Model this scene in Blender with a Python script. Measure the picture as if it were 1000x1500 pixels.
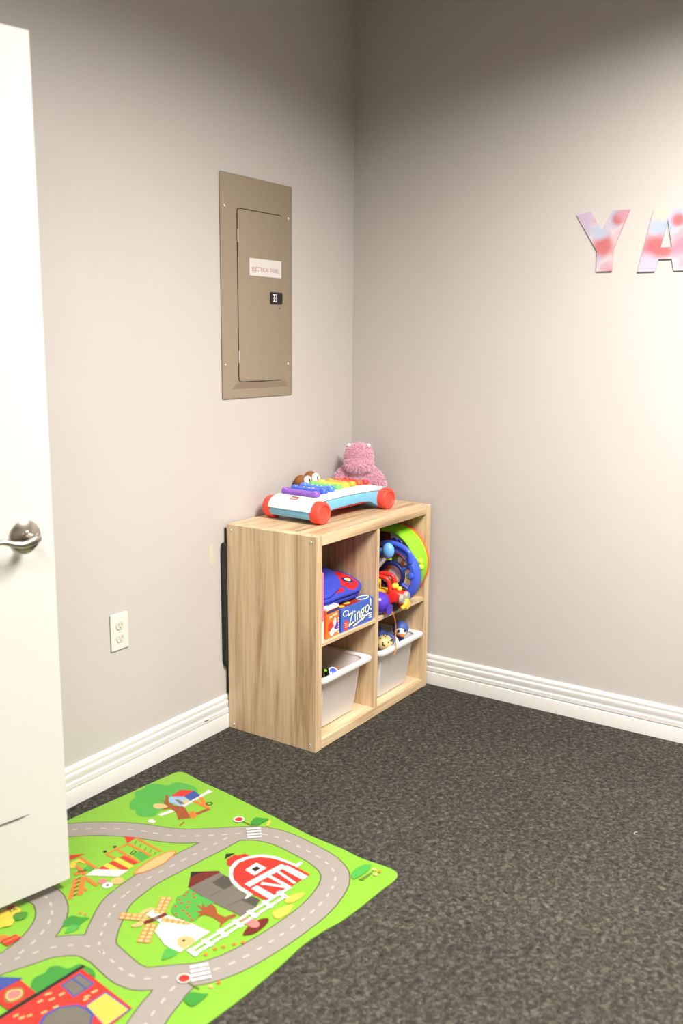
import bpy, bmesh, math, random
from mathutils import Vector, Matrix
from mathutils.geometry import tessellate_polygon

for o in list(bpy.data.objects):
    bpy.data.objects.remove(o)
SC = bpy.context.scene
COL = SC.collection
random.seed(7)

# ------------------------------------------------------------------ camera
cam_data = bpy.data.cameras.new('camera')
cam = bpy.data.objects.new('camera', cam_data)
COL.objects.link(cam)
cam_data.sensor_fit = 'VERTICAL'
cam_data.sensor_height = 36.0
cam_data.sensor_width = 24.0
cam_data.lens = 1368.9 / 1500.0 * 36.0
YAW, PITCH, ROLL = 0.5898, 0.1817, 0.0083
fw = Vector((math.cos(YAW) * math.cos(PITCH), math.sin(YAW) * math.cos(PITCH), -math.sin(PITCH)))
rt = Vector((math.sin(YAW), -math.cos(YAW), 0))
up = rt.cross(fw)
rt2 = math.cos(ROLL) * rt + math.sin(ROLL) * up
up2 = -math.sin(ROLL) * rt + math.cos(ROLL) * up
m3 = Matrix((rt2, up2, -fw)).transposed()
cam.matrix_world = Matrix.Translation((-3.2852, -2.1505, 1.40)) @ m3.to_4x4()
cam_data.dof.use_dof = True
cam_data.dof.focus_distance = 3.2
cam_data.dof.aperture_fstop = 2.4
cam_data.clip_start = 0.02
SC.camera = cam

# ------------------------------------------------------------------ world, exposure
world = bpy.data.worlds.new('world')
SC.world = world
world.use_nodes = True
world.node_tree.nodes['Background'].inputs[0].default_value = (1.0, 0.97, 0.93, 1)
world.node_tree.nodes['Background'].inputs[1].default_value = 0.0
SC.view_settings.view_transform = 'Standard'
SC.view_settings.look = 'None'
SC.view_settings.gamma = 1.0
SC.view_settings.use_curve_mapping = False
SC.view_settings.exposure = 0.50

CEIL = 2.74
# ceiling troffers: (x, y, size x, size y, watts)
LIGHTS = [(-1.36, -2.14, 0.56, 1.16, 134.0), (-3.65, -1.75, 0.56, 1.16, 50.0)]
LIGHT_SPREAD = math.radians(157)
LIGHT_COLOR = (1.0, 0.975, 0.94)

# ------------------------------------------------------------------ helpers
def lin(c):
    r = []
    for v in c[:3]:
        v /= 255.0
        r.append(v / 12.92 if v <= 0.04045 else ((v + 0.055) / 1.055) ** 2.4)
    return (r[0], r[1], r[2], 1.0)

MATS = {}
def mat(name, rgb, rough=0.5, metal=0.0, noise=0.06, nscale=40.0, bump=0.0, bscale=200.0, spec=0.5):
    """plain procedural material: base colour with a faint noise variation and optional bump"""
    if name in MATS:
        return MATS[name]
    m = bpy.data.materials.new(name)
    m.use_nodes = True
    nt = m.node_tree
    b = nt.nodes['Principled BSDF']
    b.inputs['Roughness'].default_value = rough
    b.inputs['Metallic'].default_value = metal
    b.inputs['Specular IOR Level'].default_value = spec
    c = lin(rgb)
    tc = nt.nodes.new('ShaderNodeTexCoord')
    nz = nt.nodes.new('ShaderNodeTexNoise')
    nz.inputs['Scale'].default_value = nscale
    nz.inputs['Detail'].default_value = 3
    nt.links.new(tc.outputs['Object'], nz.inputs['Vector'])
    rp = nt.nodes.new('ShaderNodeValToRGB')
    rp.color_ramp.elements[0].position = 0.3
    rp.color_ramp.elements[1].position = 0.7
    rp.color_ramp.elements[0].color = tuple(v * (1 - noise) for v in c[:3]) + (1,)
    rp.color_ramp.elements[1].color = tuple(min(1, v * (1 + noise)) for v in c[:3]) + (1,)
    nt.links.new(nz.outputs['Fac'], rp.inputs['Fac'])
    nt.links.new(rp.outputs['Color'], b.inputs['Base Color'])
    if bump > 0:
        n2 = nt.nodes.new('ShaderNodeTexNoise')
        n2.inputs['Scale'].default_value = bscale
        n2.inputs['Detail'].default_value = 4
        nt.links.new(tc.outputs['Object'], n2.inputs['Vector'])
        bp = nt.nodes.new('ShaderNodeBump')
        bp.inputs['Strength'].default_value = bump
        bp.inputs['Distance'].default_value = 0.002
        nt.links.new(n2.outputs['Fac'], bp.inputs['Height'])
        nt.links.new(bp.outputs['Normal'], b.inputs['Normal'])
    MATS[name] = m
    return m

def wood(name, axis):
    """light oak laminate, grain along the given axis (0 x, 1 y, 2 z)"""
    m = bpy.data.materials.new(name)
    m.use_nodes = True
    nt = m.node_tree
    b = nt.nodes['Principled BSDF']
    b.inputs['Roughness'].default_value = 0.42
    tc = nt.nodes.new('ShaderNodeTexCoord')
    mp = nt.nodes.new('ShaderNodeMapping')
    s = [22.0, 22.0, 22.0]
    s[axis] = 1.3
    mp.inputs['Scale'].default_value = s
    nt.links.new(tc.outputs['Object'], mp.inputs['Vector'])
    n1 = nt.nodes.new('ShaderNodeTexNoise')
    n1.inputs['Scale'].default_value = 1.0
    n1.inputs['Detail'].default_value = 5
    n1.inputs['Roughness'].default_value = 0.6
    n1.inputs['Distortion'].default_value = 0.6
    nt.links.new(mp.outputs['Vector'], n1.inputs['Vector'])
    r1 = nt.nodes.new('ShaderNodeValToRGB')
    els = r1.color_ramp.elements
    els[0].position = 0.27
    els[0].color = lin((146, 117, 86))
    els[1].position = 0.72
    els[1].color = lin((226, 202, 166))
    e = els.new(0.38)
    e.color = lin((184, 152, 115))
    e = els.new(0.52)
    e.color = lin((212, 184, 146))
    nt.links.new(n1.outputs['Fac'], r1.inputs['Fac'])
    mp2 = nt.nodes.new('ShaderNodeMapping')
    s2 = [160.0, 160.0, 160.0]
    s2[axis] = 5.0
    mp2.inputs['Scale'].default_value = s2
    nt.links.new(tc.outputs['Object'], mp2.inputs['Vector'])
    n2 = nt.nodes.new('ShaderNodeTexNoise')
    n2.inputs['Scale'].default_value = 1.0
    n2.inputs['Detail'].default_value = 3
    nt.links.new(mp2.outputs['Vector'], n2.inputs['Vector'])
    r2 = nt.nodes.new('ShaderNodeValToRGB')
    r2.color_ramp.elements[0].position = 0.3
    r2.color_ramp.elements[0].color = (0.80, 0.78, 0.76, 1)
    r2.color_ramp.elements[1].position = 0.65
    r2.color_ramp.elements[1].color = (1, 1, 1, 1)
    nt.links.new(n2.outputs['Fac'], r2.inputs['Fac'])
    mx = nt.nodes.new('ShaderNodeMixRGB')
    mx.blend_type = 'MULTIPLY'
    mx.inputs[0].default_value = 0.8
    nt.links.new(r1.outputs['Color'], mx.inputs[1])
    nt.links.new(r2.outputs['Color'], mx.inputs[2])
    nt.links.new(mx.outputs['Color'], b.inputs['Base Color'])
    bp = nt.nodes.new('ShaderNodeBump')
    bp.inputs['Strength'].default_value = 0.08
    bp.inputs['Distance'].default_value = 0.001
    nt.links.new(n2.outputs['Fac'], bp.inputs['Height'])
    nt.links.new(bp.outputs['Normal'], b.inputs['Normal'])
    MATS[name] = m
    return m

def obj(name, bm, mats, parent=None, smooth=False, kind=None):
    bmesh.ops.recalc_face_normals(bm, faces=bm.faces[:])
    me = bpy.data.meshes.new(name)
    bm.to_mesh(me)
    bm.free()
    if not isinstance(mats, (list, tuple)):
        mats = [mats]
    for mm in mats:
        me.materials.append(mm)
    if smooth:
        for p in me.polygons:
            p.use_smooth = True
        try:
            me.set_sharp_from_angle(angle=math.radians(smooth if smooth > 1 else 40))
        except Exception:
            pass
    o = bpy.data.objects.new(name, me)
    COL.objects.link(o)
    if parent is not None:
        o.parent = parent
    if kind:
        o['kind'] = kind
    return o

def thing(name, label, cat, loc=(0, 0, 0), rotz=0.0, group=None):
    o = bpy.data.objects.new(name, None)
    o.empty_display_size = 0.05
    COL.objects.link(o)
    o.location = loc
    o.rotation_euler = (0, 0, rotz)
    o['label'] = label
    o['category'] = cat
    if group:
        o['group'] = group
    return o

def tag(o, label, cat, group=None):
    o['label'] = label
    o['category'] = cat
    if group:
        o['group'] = group
    return o

def put(bm, geom_verts, M=None, mi=0):
    if M is not None:
        bmesh.ops.transform(bm, matrix=M, verts=geom_verts)
    fs = set()
    for v in geom_verts:
        fs.update(v.link_faces)
    for f in fs:
        f.material_index = mi

def box(bm, x0, x1, y0, y1, z0, z1, bev=0.0, seg=2, mi=0, M=None):
    tmp = bmesh.new()
    vs = [tmp.verts.new((x, y, z)) for x in (x0, x1) for y in (y0, y1) for z in (z0, z1)]
    for q in ((0, 1, 3, 2), (4, 6, 7, 5), (0, 4, 5, 1), (2, 3, 7, 6), (0, 2, 6, 4), (1, 5, 7, 3)):
        tmp.faces.new([vs[i] for i in q])
    if bev > 0:
        bmesh.ops.bevel(tmp, geom=tmp.edges[:], offset=bev, segments=seg, affect='EDGES', profile=0.5)
    merge(bm, tmp, M, mi)
    return bm

def merge(bm, tmp, M=None, mi=0, keep=False):
    if M is not None:
        bmesh.ops.transform(tmp, matrix=M, verts=tmp.verts[:])
    mp = {}
    for v in tmp.verts:
        mp[v] = bm.verts.new(v.co)
    for f in tmp.faces:
        try:
            nf = bm.faces.new([mp[v] for v in f.verts])
            nf.material_index = f.material_index if keep else mi
        except ValueError:
            pass
    tmp.free()

def ell(bm, c, r, seg=20, rings=12, M=None, mi=0):
    tmp = bmesh.new()
    bmesh.ops.create_uvsphere(tmp, u_segments=seg, v_segments=rings, radius=1.0)
    if isinstance(r, (int, float)):
        r = (r, r, r)
    S = Matrix.Translation(c) @ (M if M is not None else Matrix.Identity(4)) @ Matrix.Diagonal((r[0], r[1], r[2], 1))
    merge(bm, tmp, S, mi)

def lathe(bm, prof, seg=24, M=None, mi=0):
    """profile [(r, z)...] turned round z"""
    tmp = bmesh.new()
    rings = []
    for r, z in prof:
        if r < 1e-6:
            rings.append([tmp.verts.new((0, 0, z))])
        else:
            rings.append([tmp.verts.new((r * math.cos(2 * math.pi * i / seg), r * math.sin(2 * math.pi * i / seg), z)) for i in range(seg)])
    for a, b in zip(rings[:-1], rings[1:]):
        for i in range(seg):
            j = (i + 1) % seg
            if len(a) == 1 and len(b) == 1:
                continue
            if len(a) == 1:
                tmp.faces.new((a[0], b[i], b[j]))
            elif len(b) == 1:
                tmp.faces.new((a[i], a[j], b[0]))
            else:
                tmp.faces.new((a[i], a[j], b[j], b[i]))
    merge(bm, tmp, M, mi)

def tube(bm, pts, rad, seg=8, mi=0, closed=False):
    """swept round tube along points; rad a number or a list"""
    pts = [Vector(p) for p in pts]
    n = len(pts)
    rads = rad if isinstance(rad, (list, tuple)) else [rad] * n
    tmp = bmesh.new()
    rings = []
    prev = None
    for i, p in enumerate(pts):
        if closed:
            t = pts[(i + 1) % n] - pts[i - 1]
        else:
            t = pts[min(i + 1, n - 1)] - pts[max(i - 1, 0)]
        t.normalize()
        a = Vector((0, 0, 1)) if prev is None else prev
        if abs(t.dot(a)) > 0.95 and prev is None:
            a = Vector((1, 0, 0))
        u = (a - t * a.dot(t)).normalized()
        prev = u
        v = t.cross(u)
        rr = rads[i]
        if isinstance(rr, (list, tuple)):
            ra, rb = rr
        else:
            ra = rb = rr
        rings.append([tmp.verts.new(p + u * ra * math.cos(2 * math.pi * k / seg) + v * rb * math.sin(2 * math.pi * k / seg)) for k in range(seg)])
    m = n if closed else n - 1
    for i in range(m):
        a, b = rings[i], rings[(i + 1) % n]
        for k in range(seg):
            l = (k + 1) % seg
            tmp.faces.new((a[k], a[l], b[l], b[k]))
    if not closed:
        tmp.faces.new(rings[0])
        tmp.faces.new(rings[-1])
    merge(bm, tmp, None, mi)

def prism(bm, pts, lo, hi, plane='xy', bev=0.0, seg=2, mi=0, M=None):
    """extrude an outline. plane 'xy' -> along z; 'xz' -> along y; 'yz' -> along x"""
    tmp = bmesh.new()
    def P(a, b, h):
        return (a, b, h) if plane == 'xy' else ((a, h, b) if plane == 'xz' else (h, a, b))
    A = [tmp.verts.new(P(a, b, lo)) for a, b in pts]
    B = [tmp.verts.new(P(a, b, hi)) for a, b in pts]
    n = len(pts)
    for i in range(n):
        j = (i + 1) % n
        tmp.faces.new((A[i], A[j], B[j], B[i]))
    fa = tmp.faces.new(A)
    fb = tmp.faces.new(B)
    if bev > 0:
        bmesh.ops.recalc_face_normals(tmp, faces=tmp.faces[:])
        eds = list(set(list(fa.edges) + list(fb.edges)))
        bmesh.ops.bevel(tmp, geom=eds, offset=bev, segments=seg, affect='EDGES', profile=0.5)
    bmesh.ops.triangulate(tmp, faces=[f for f in tmp.faces if len(f.verts) > 4])
    merge(bm, tmp, M, mi)

def rrect(x0, x1, y0, y1, r, n=4):
    pts = []
    for cx, cy, a0 in ((x1 - r, y1 - r, 0), (x0 + r, y1 - r, 90), (x0 + r, y0 + r, 180), (x1 - r, y0 + r, 270)):
        for i in range(n + 1):
            a = math.radians(a0 + 90 * i / n)
            pts.append((cx + r * math.cos(a), cy + r * math.sin(a)))
    return pts

def spline(pts, closed=True, n=5):
    out = []
    m = len(pts)
    rng = range(m) if closed else range(m - 1)
    for i in rng:
        if closed:
            p0, p1, p2, p3 = pts[i - 1], pts[i], pts[(i + 1) % m], pts[(i + 2) % m]
        else:
            p0, p1, p2, p3 = pts[max(i - 1, 0)], pts[i], pts[i + 1], pts[min(i + 2, m - 1)]
        for k in range(n):
            t = k / n
            out.append(tuple(0.5 * (2 * b + (c - a) * t + (2 * a - 5 * b + 4 * c - d) * t * t + (3 * b - a - 3 * c + d) * t ** 3)
                             for a, b, c, d in zip(p0, p1, p2, p3)))
    if not closed:
        out.append(tuple(pts[-1]))
    return out

def text_bm(s, size, extrude=0.0, align='CENTER', shear=0.0):
    """lettering as a bmesh lying in xy, centred on the origin"""
    cu = bpy.data.curves.new('lettering', 'FONT')
    cu.body = s
    cu.size = size
    cu.align_x = align
    cu.align_y = 'CENTER'
    cu.extrude = extrude
    cu.shear = shear
    cu.resolution_u = 3
    o = bpy.data.objects.new('lettering', cu)
    COL.objects.link(o)
    dg = bpy.context.evaluated_depsgraph_get()
    me = bpy.data.meshes.new_from_object(o.evaluated_get(dg))
    bm = bmesh.new()
    bm.from_mesh(me)
    bpy.data.objects.remove(o)
    bpy.data.curves.remove(cu)
    bpy.data.meshes.remove(me)
    return bm

def add_text(bm, s, size, M, mi=0, shear=0.0, extrude=0.0002):
    merge(bm, text_bm(s, size, extrude, 'CENTER', shear), M, mi)

# orientation: text in xy -> standing in the xz plane, read from -y
STAND = Matrix(((1, 0, 0, 0), (0, 0, -1, 0), (0, 1, 0, 0), (0, 0, 0, 1)))
def RZ(a): return Matrix.Rotation(a, 4, 'Z')
def RX(a): return Matrix.Rotation(a, 4, 'X')
def RY(a): return Matrix.Rotation(a, 4, 'Y')
def T(*a): return Matrix.Translation(a)

# ------------------------------------------------------------------ materials of the room
M_WALL = mat('wall_paint', (187, 180, 174), rough=0.62, noise=0.012, nscale=3, bump=0.05, bscale=350)
M_WHITE = mat('white_trim_paint', (214, 211, 205), rough=0.38, noise=0.01, bump=0.02, bscale=150)
M_DOOR = mat('door_paint', (196, 193, 186), rough=0.45, noise=0.008, bump=0.02, bscale=120)
M_CEIL = mat('ceiling_tile', (180, 176, 170), rough=0.9, noise=0.04, nscale=60)
M_OAKV = wood('oak_upright', 2)
M_OAKH = wood('oak_lengthwise', 0)
M_OAKD = wood('oak_crosswise', 1)
M_STEEL = mat('satin_nickel', (176, 168, 156), rough=0.25, metal=1.0, noise=0.02)
M_SCREW = mat('zinc_screw', (215, 212, 205), rough=0.35, metal=0.8, noise=0.05)
M_BLACK = mat('black_foam', (24, 24, 23), rough=0.75, noise=0.15, bump=0.2, bscale=300)
M_INK = mat('black_plastic', (22, 21, 20), rough=0.35, noise=0.1)
M_WP = mat('white_plastic', (240, 238, 234), rough=0.32, noise=0.01)
M_IVORY = mat('ivory_plastic', (212, 209, 200), rough=0.35, noise=0.01)
M_RED = mat('red_plastic', (226, 45, 36), rough=0.35, noise=0.04)
M_CORAL = mat('coral_plastic', (236, 72, 56), rough=0.38, noise=0.03)
M_BLUE = mat('blue_plastic', (62, 92, 205), rough=0.33, noise=0.04)
M_NAVY = mat('navy_plastic', (28, 40, 100), rough=0.4, noise=0.05)
M_SKY = mat('sky_plastic', (112, 180, 214), rough=0.35, noise=0.03)
M_LBLUE = mat('pale_blue_plastic', (110, 172, 232), rough=0.4, noise=0.12, nscale=300)
M_GREEN = mat('lime_plastic', (140, 212, 38), rough=0.35, noise=0.03)
M_LIME = mat('yellow_green_plastic', (190, 224, 48), rough=0.35, noise=0.03)
M_YEL = mat('yellow_plastic', (252, 200, 62), rough=0.35, noise=0.03)
M_ORANGE = mat('orange_plastic', (240, 110, 30), rough=0.4, noise=0.04)
M_PURPLE = mat('purple_plastic', (80, 52, 176), rough=0.25, noise=0.03)
M_GREY = mat('grey_plastic', (165, 158, 148), rough=0.4, noise=0.05)

# carpet: dark grey looped pile
def carpet():
    m = bpy.data.materials.new('grey_loop_carpet')
    m.use_nodes = True
    nt = m.node_tree
    b = nt.nodes['Principled BSDF']
    b.inputs['Roughness'].default_value = 0.95
    b.inputs['Specular IOR Level'].default_value = 0.15
    tc = nt.nodes.new('ShaderNodeTexCoord')
    n1 = nt.nodes.new('ShaderNodeTexNoise')
    n1.inputs['Scale'].default_value = 74
    n1.inputs['Detail'].default_value = 5
    n1.inputs['Roughness'].default_value = 0.7
    n1.inputs['Distortion'].default_value = 0.8
    nt.links.new(tc.outputs['Object'], n1.inputs['Vector'])
    r1 = nt.nodes.new('ShaderNodeValToRGB')
    e = r1.color_ramp.elements
    e[0].position = 0.30
    e[0].color = lin((29, 27, 23))
    e[1].position = 0.72
    e[1].color = lin((102, 97, 87))
    k = e.new(0.5)
    k.color = lin((58, 55, 49))
    nt.links.new(n1.outputs['Fac'], r1.inputs['Fac'])
    n2 = nt.nodes.new('ShaderNodeTexNoise')
    n2.inputs['Scale'].default_value = 2.2
    n2.inputs['Detail'].default_value = 3
    nt.links.new(tc.outputs['Object'], n2.inputs['Vector'])
    r2 = nt.nodes.new('ShaderNodeValToRGB')
    r2.color_ramp.elements[0].position = 0.35
    r2.color_ramp.elements[0].color = (0.86, 0.85, 0.84, 1)
    r2.color_ramp.elements[1].position = 0.65
    r2.color_ramp.elements[1].color = (1, 0.99, 0.97, 1)
    nt.links.new(n2.outputs['Fac'], r2.inputs['Fac'])
    mx = nt.nodes.new('ShaderNodeMixRGB')
    mx.blend_type = 'MULTIPLY'
    mx.inputs[0].default_value = 1
    nt.links.new(r1.outputs['Color'], mx.inputs[1])
    nt.links.new(r2.outputs['Color'], mx.inputs[2])
    nt.links.new(mx.outputs['Color'], b.inputs['Base Color'])
    v = nt.nodes.new('ShaderNodeTexVoronoi')
    v.inputs['Scale'].default_value = 190
    nt.links.new(tc.outputs['Object'], v.inputs['Vector'])
    ad = nt.nodes.new('ShaderNodeMath')
    ad.operation = 'SUBTRACT'
    nt.links.new(n1.outputs['Fac'], ad.inputs[0])
    nt.links.new(v.outputs['Distance'], ad.inputs[1])
    bp = nt.nodes.new('ShaderNodeBump')
    bp.inputs['Strength'].default_value = 0.7
    bp.inputs['Distance'].default_value = 0.004
    nt.links.new(ad.outputs[0], bp.inputs['Height'])
    nt.links.new(bp.outputs['Normal'], b.inputs['Normal'])
    return m
M_CARPET = carpet()

# ------------------------------------------------------------------ room shell
X0, Y0 = -5.0, -4.4          # far ends of the room behind the camera
WT = 0.10
bm = bmesh.new()
box(bm, X0 - WT, WT, Y0 - WT, 1.5, -0.1, 0.0)
obj('floor', bm, M_CARPET, kind='structure')
bm = bmesh.new()
box(bm, X0 - WT, WT, Y0 - WT, 1.5, CEIL, CEIL + 0.1)
obj('ceiling', bm, M_CEIL, kind='structure')
# left wall (plane y = 0) with the doorway that the open door belongs to
DX0, DX1, DH = -3.62, -2.76, 2.085
bm = bmesh.new()
box(bm, DX1, 0, 0, WT, 0, CEIL)
box(bm, X0, DX0, 0, WT, 0, CEIL)
box(bm, DX0, DX1, 0, WT, DH, CEIL)
obj('wall_left', bm, M_WALL, kind='structure')
bm = bmesh.new()
box(bm, 0, WT, Y0, WT, 0, CEIL)
obj('wall_right', bm, M_WALL, kind='structure')
bm = bmesh.new()
box(bm, X0, 0, Y0 - WT, Y0, 0, CEIL)
obj('wall_near', bm, M_WALL, kind='structure')
bm = bmesh.new()
box(bm, X0 - WT, X0, Y0, WT, 0, CEIL)
obj('wall_far', bm, M_WALL, kind='structure')
bm = bmesh.new()
box(bm, DX0 - 0.4, DX1 + 0.4, 1.3, 1.4, 0, CEIL)
box(bm, DX0 - 0.5, DX0 - 0.4, WT, 1.4, 0, CEIL)
box(bm, DX1 + 0.4, DX1 + 0.5, WT, 1.4, 0, CEIL)
obj('wall_hallway', bm, M_WALL, kind='structure')
bm = bmesh.new()
for s0, s1, z0, z1 in ((DX0 - 0.075, DX0 + 0.012, 0, DH - 0.012), (DX1 - 0.012, DX1 + 0.075, 0, DH - 0.012), (DX0 - 0.075, DX1 + 0.075, DH - 0.012, DH + 0.075)):
    box(bm, s0, s1, -0.018, 0.0, z0, z1, 0.004)
for s0, s1, z0, z1 in ((DX0, DX0 + 0.02, 0, DH), (DX1 - 0.02, DX1, 0, DH), (DX0 + 0.02, DX1 - 0.02, DH - 0.02, DH)):
    box(bm, s0, s1, 0.0, WT, z0, z1)
obj('trim_1', bm, M_WHITE, kind='structure')

# baseboards: stepped ogee profile (distance from the wall, height)
BP = [(0, 0), (0.0155, 0), (0.0155, 0.048), (0.0148, 0.0505), (0.0128, 0.052), (0.0128, 0.055), (0.0145, 0.058), (0.0145, 0.0725),
      (0.0122, 0.0745), (0.0105, 0.0755), (0.0105, 0.081), (0.0122, 0.085), (0.0118, 0.0975), (0.0100, 0.1010), (0.0082, 0.1030),
      (0.0082, 0.1060), (0.0090, 0.1090), (0.0088, 0.1160), (0.0070, 0.1205), (0.0040, 0.1235), (0.0, 0.1244)]
bm = bmesh.new()
prism(bm, [(-d, z) for d, z in BP], DX1 + 0.075, -0.0001, 'yz')
obj('baseboard_left', bm, M_WHITE, smooth=25, kind='structure')
bm = bmesh.new()
prism(bm, [(-d, z) for d, z in BP], Y0, -0.0157, 'xz')
obj('baseboard_right', bm, M_WHITE, smooth=25, kind='structure')
bm = bmesh.new()
box(bm, -0.955, -0.935, -0.0158, -0.0145, 0.0655, 0.0675)
o = obj('scuff_mark', bm, M_INK)
o.parent = bpy.data.objects['baseboard_left']

# ------------------------------------------------------------------ open door
DW, DT, DZ0, DZ1 = 0.90, 0.040, 0.032, 2.0600
door = None
bm = bmesh.new()
box(bm, 0, DW, -DT, 0, DZ0, DZ1, 0.0015, 1)
door = obj('door_1', bm, M_DOOR, kind='structure')
door.location = (-1.8457, -0.3574, 0)
door.rotation_euler = (0, 0, math.radians(180 - 11.765))
# the raised lower panel: a lip along its foot that dies out upwards and towards the stile
bm = bmesh.new()
q = [(0.096, 0.0, 0.2478), (0.125, 0.0036, 0.2478), (0.80, 0.0036, 0.2478), (0.80, 0.0002, 0.84), (0.096, 0.0002, 0.84), (0.80, 0, 0.2478)]
vs = [bm.verts.new(p) for p in q]
bm.faces.new((vs[0], vs[1], vs[2], vs[3], vs[4]))
bm.faces.new((vs[0], vs[5], vs[2], vs[1]))
bm.faces.new((vs[5], vs[3], vs[2]))
bmesh.ops.triangulate(bm, faces=bm.faces[:])
obj('panel', bm, M_DOOR, door)
# lever handle
bm = bmesh.new()
lathe(bm, [(0.0, 0.0), (0.0375, 0.0), (0.0385, 0.002), (0.0375, 0.005), (0.028, 0.0095), (0.014, 0.0125), (0.013, 0.02), (0.0, 0.02)], 40, RX(-math.pi / 2))
hnd = obj('door_handle', bm, M_STEEL, door, smooth=35)
hnd.location = (0.0727, 0.0, 0.9427)
bm = bmesh.new()
tube(bm, [(0, 0.008, 0), (0, 0.05, 0)], 0.0105, 16)
cl = spline([(-0.012, 0.048, 0.003), (0.004, 0.055, -0.002), (0.028, 0.056, -0.008), (0.052, 0.054, -0.004), (0.076, 0.052, 0.004), (0.098, 0.051, 0.002), (0.118, 0.050, -0.006)], False, 5)
tube(bm, cl, [(0.0105 - 0.0065 * i / len(cl), 0.0065) for i in range(len(cl))], 14)
obj('lever', bm, M_STEEL, hnd, smooth=50)
bm = bmesh.new()
box(bm, -0.0006, 0.002, -0.032, -0.008, 0.91, 0.965, 0.0005, 1)
obj('latch_plate', bm, M_STEEL, door)
for z in (0.22, 1.02, 1.85):
    bm = bmesh.new()
    tube(bm, [(DW + 0.004, -DT - 0.004, z - 0.05), (DW + 0.004, -DT - 0.004, z + 0.05)], 0.006, 10)
    obj('hinge', bm, M_STEEL, door, smooth=40)

# ------------------------------------------------------------------ ceiling lights
def emission(name, rgb, strength):
    m = bpy.data.materials.new(name)
    m.use_nodes = True
    nt = m.node_tree
    nt.nodes.remove(nt.nodes['Principled BSDF'])
    e = nt.nodes.new('ShaderNodeEmission')
    e.inputs[0].default_value = tuple(rgb) + (1,)
    e.inputs[1].default_value = strength
    nt.links.new(e.outputs[0], nt.nodes['Material Output'].inputs[0])
    return m
M_DIFF = emission('lit_diffuser', LIGHT_COLOR, 1.0)
def ceiling_light(x, y, sx, sy, w, label):
    t = thing('ceiling_light', label, 'ceiling light', (x, y, CEIL))
    bm = bmesh.new()
    for a in (-1, 1):
        box(bm, a * sx / 2 - 0.015, a * sx / 2 + 0.015, -sy / 2 - 0.015, sy / 2 + 0.015, -0.012, 0)
        box(bm, -sx / 2 + 0.015, sx / 2 - 0.015, a * sy / 2 - 0.015, a * sy / 2 + 0.015, -0.012, 0)
    obj('frame', bm, M_WHITE, t)
    bm = bmesh.new()
    box(bm, -sx / 2 + 0.015, sx / 2 - 0.015, -sy / 2 + 0.015, sy / 2 - 0.015, -0.003, 0)
    obj('diffuser', bm, M_DIFF, t)
    L = bpy.data.lights.new('tube_light', 'AREA')
    L.shape = 'RECTANGLE'
    L.size, L.size_y = sx - 0.04, sy - 0.04
    L.energy = w
    L.color = LIGHT_COLOR
    L.spread = LIGHT_SPREAD
    lo = bpy.data.objects.new('tube_light', L)
    COL.objects.link(lo)
    lo.parent = t
    lo.location = (0, 0, -0.006)
for i, l in enumerate(LIGHTS):
    ceiling_light(*l, ['lit rectangular ceiling troffer over the play mat side of the room', 'lit rectangular ceiling troffer at the far end from the shelf'][i])

# ------------------------------------------------------------------ electrical panel
PX0, PX1, PZ0, PZ1 = -0.8204, -0.4219, 1.1953, 1.9497
PCX, PCZ = (PX0 + PX1) / 2, (PZ0 + PZ1) / 2
M_PANEL = mat('taupe_enamel', (143, 128, 108), rough=0.42, noise=0.012, bump=0.03, bscale=250)
M_GAP = mat('panel_gap', (60, 52, 42), rough=0.8)
M_LABEL = mat('white_label_paper', (208, 202, 197), rough=0.6, noise=0.02)
M_LBLTXT = mat('faded_red_ink', (172, 124, 124), rough=0.6)
panel = thing('electrical_panel', 'tall taupe metal electrical panel flush on the left wall', 'electrical panel', (PCX, 0, PCZ))
bm = bmesh.new()
hw, hh = (PX1 - PX0) / 2, (PZ1 - PZ0) / 2
prism(bm, rrect(-hw, hw, -hh, hh, 0.006), -0.0055, -0.0002, 'xz', 0.0025)
cover = obj('cover', bm, M_PANEL, panel, smooth=30)
dx0, dx1, dz0, dz1 = -0.7345 - PCX, -0.4858 - PCX, 1.254 - PCZ, 1.839 - PCZ
bm = bmesh.new()   # dark gap line round the door
prism(bm, rrect(dx0 - 0.0035, dx1 + 0.0018, dz0 - 0.0022, dz1 + 0.0035, 0.014), -0.0060, -0.005, 'xz')
obj('door_gap', bm, M_GAP, panel)
bm = bmesh.new()
prism(bm, rrect(dx0, dx1, dz0, dz1, 0.012), -0.0085, -0.0058, 'xz', 0.0015)
pdoor = obj('panel_door', bm, M_PANEL, panel, smooth=30)
bm = bmesh.new()   # wedge below the door
v = [(-0.776 - PCX, -0.0055, 1.228 - PCZ), (-0.452 - PCX, -0.0055, 1.228 - PCZ), (-0.478 - PCX, -0.0055, 1.2505 - PCZ), (-0.742 - PCX, -0.0055, 1.2505 - PCZ),
     (-0.478 - PCX, -0.0155, 1.2500 - PCZ), (-0.742 - PCX, -0.0155, 1.2500 - PCZ)]
vs = [bm.verts.new(p) for p in v]
for f in ((0, 1, 4, 5), (0, 5, 3), (1, 2, 4), (5, 4, 2, 3), (0, 3, 2, 1)):
    bm.faces.new([vs[i] for i in f])
obj('bottom_lip', bm, M_PANEL, panel)
bm = bmesh.new()
box(bm, -0.055, 0.03, -0.0095, -0.0080, 1.2515 - PCZ, 1.2545 - PCZ)
obj('door_shadow_slot', bm, M_GAP, panel)
for x, z in ((-0.799, 1.840), (-0.445, 1.836), (-0.805, 1.312), (-0.449, 1.311)):
    bm = bmesh.new()
    lathe(bm, [(0, 0.0035), (0.004, 0.003), (0.0058, 0.001), (0.006, 0)], 16, T(x - PCX, -0.0055, z - PCZ) @ RX(math.pi / 2))
    obj('screw', bm, M_SCREW, panel, smooth=50)
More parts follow.
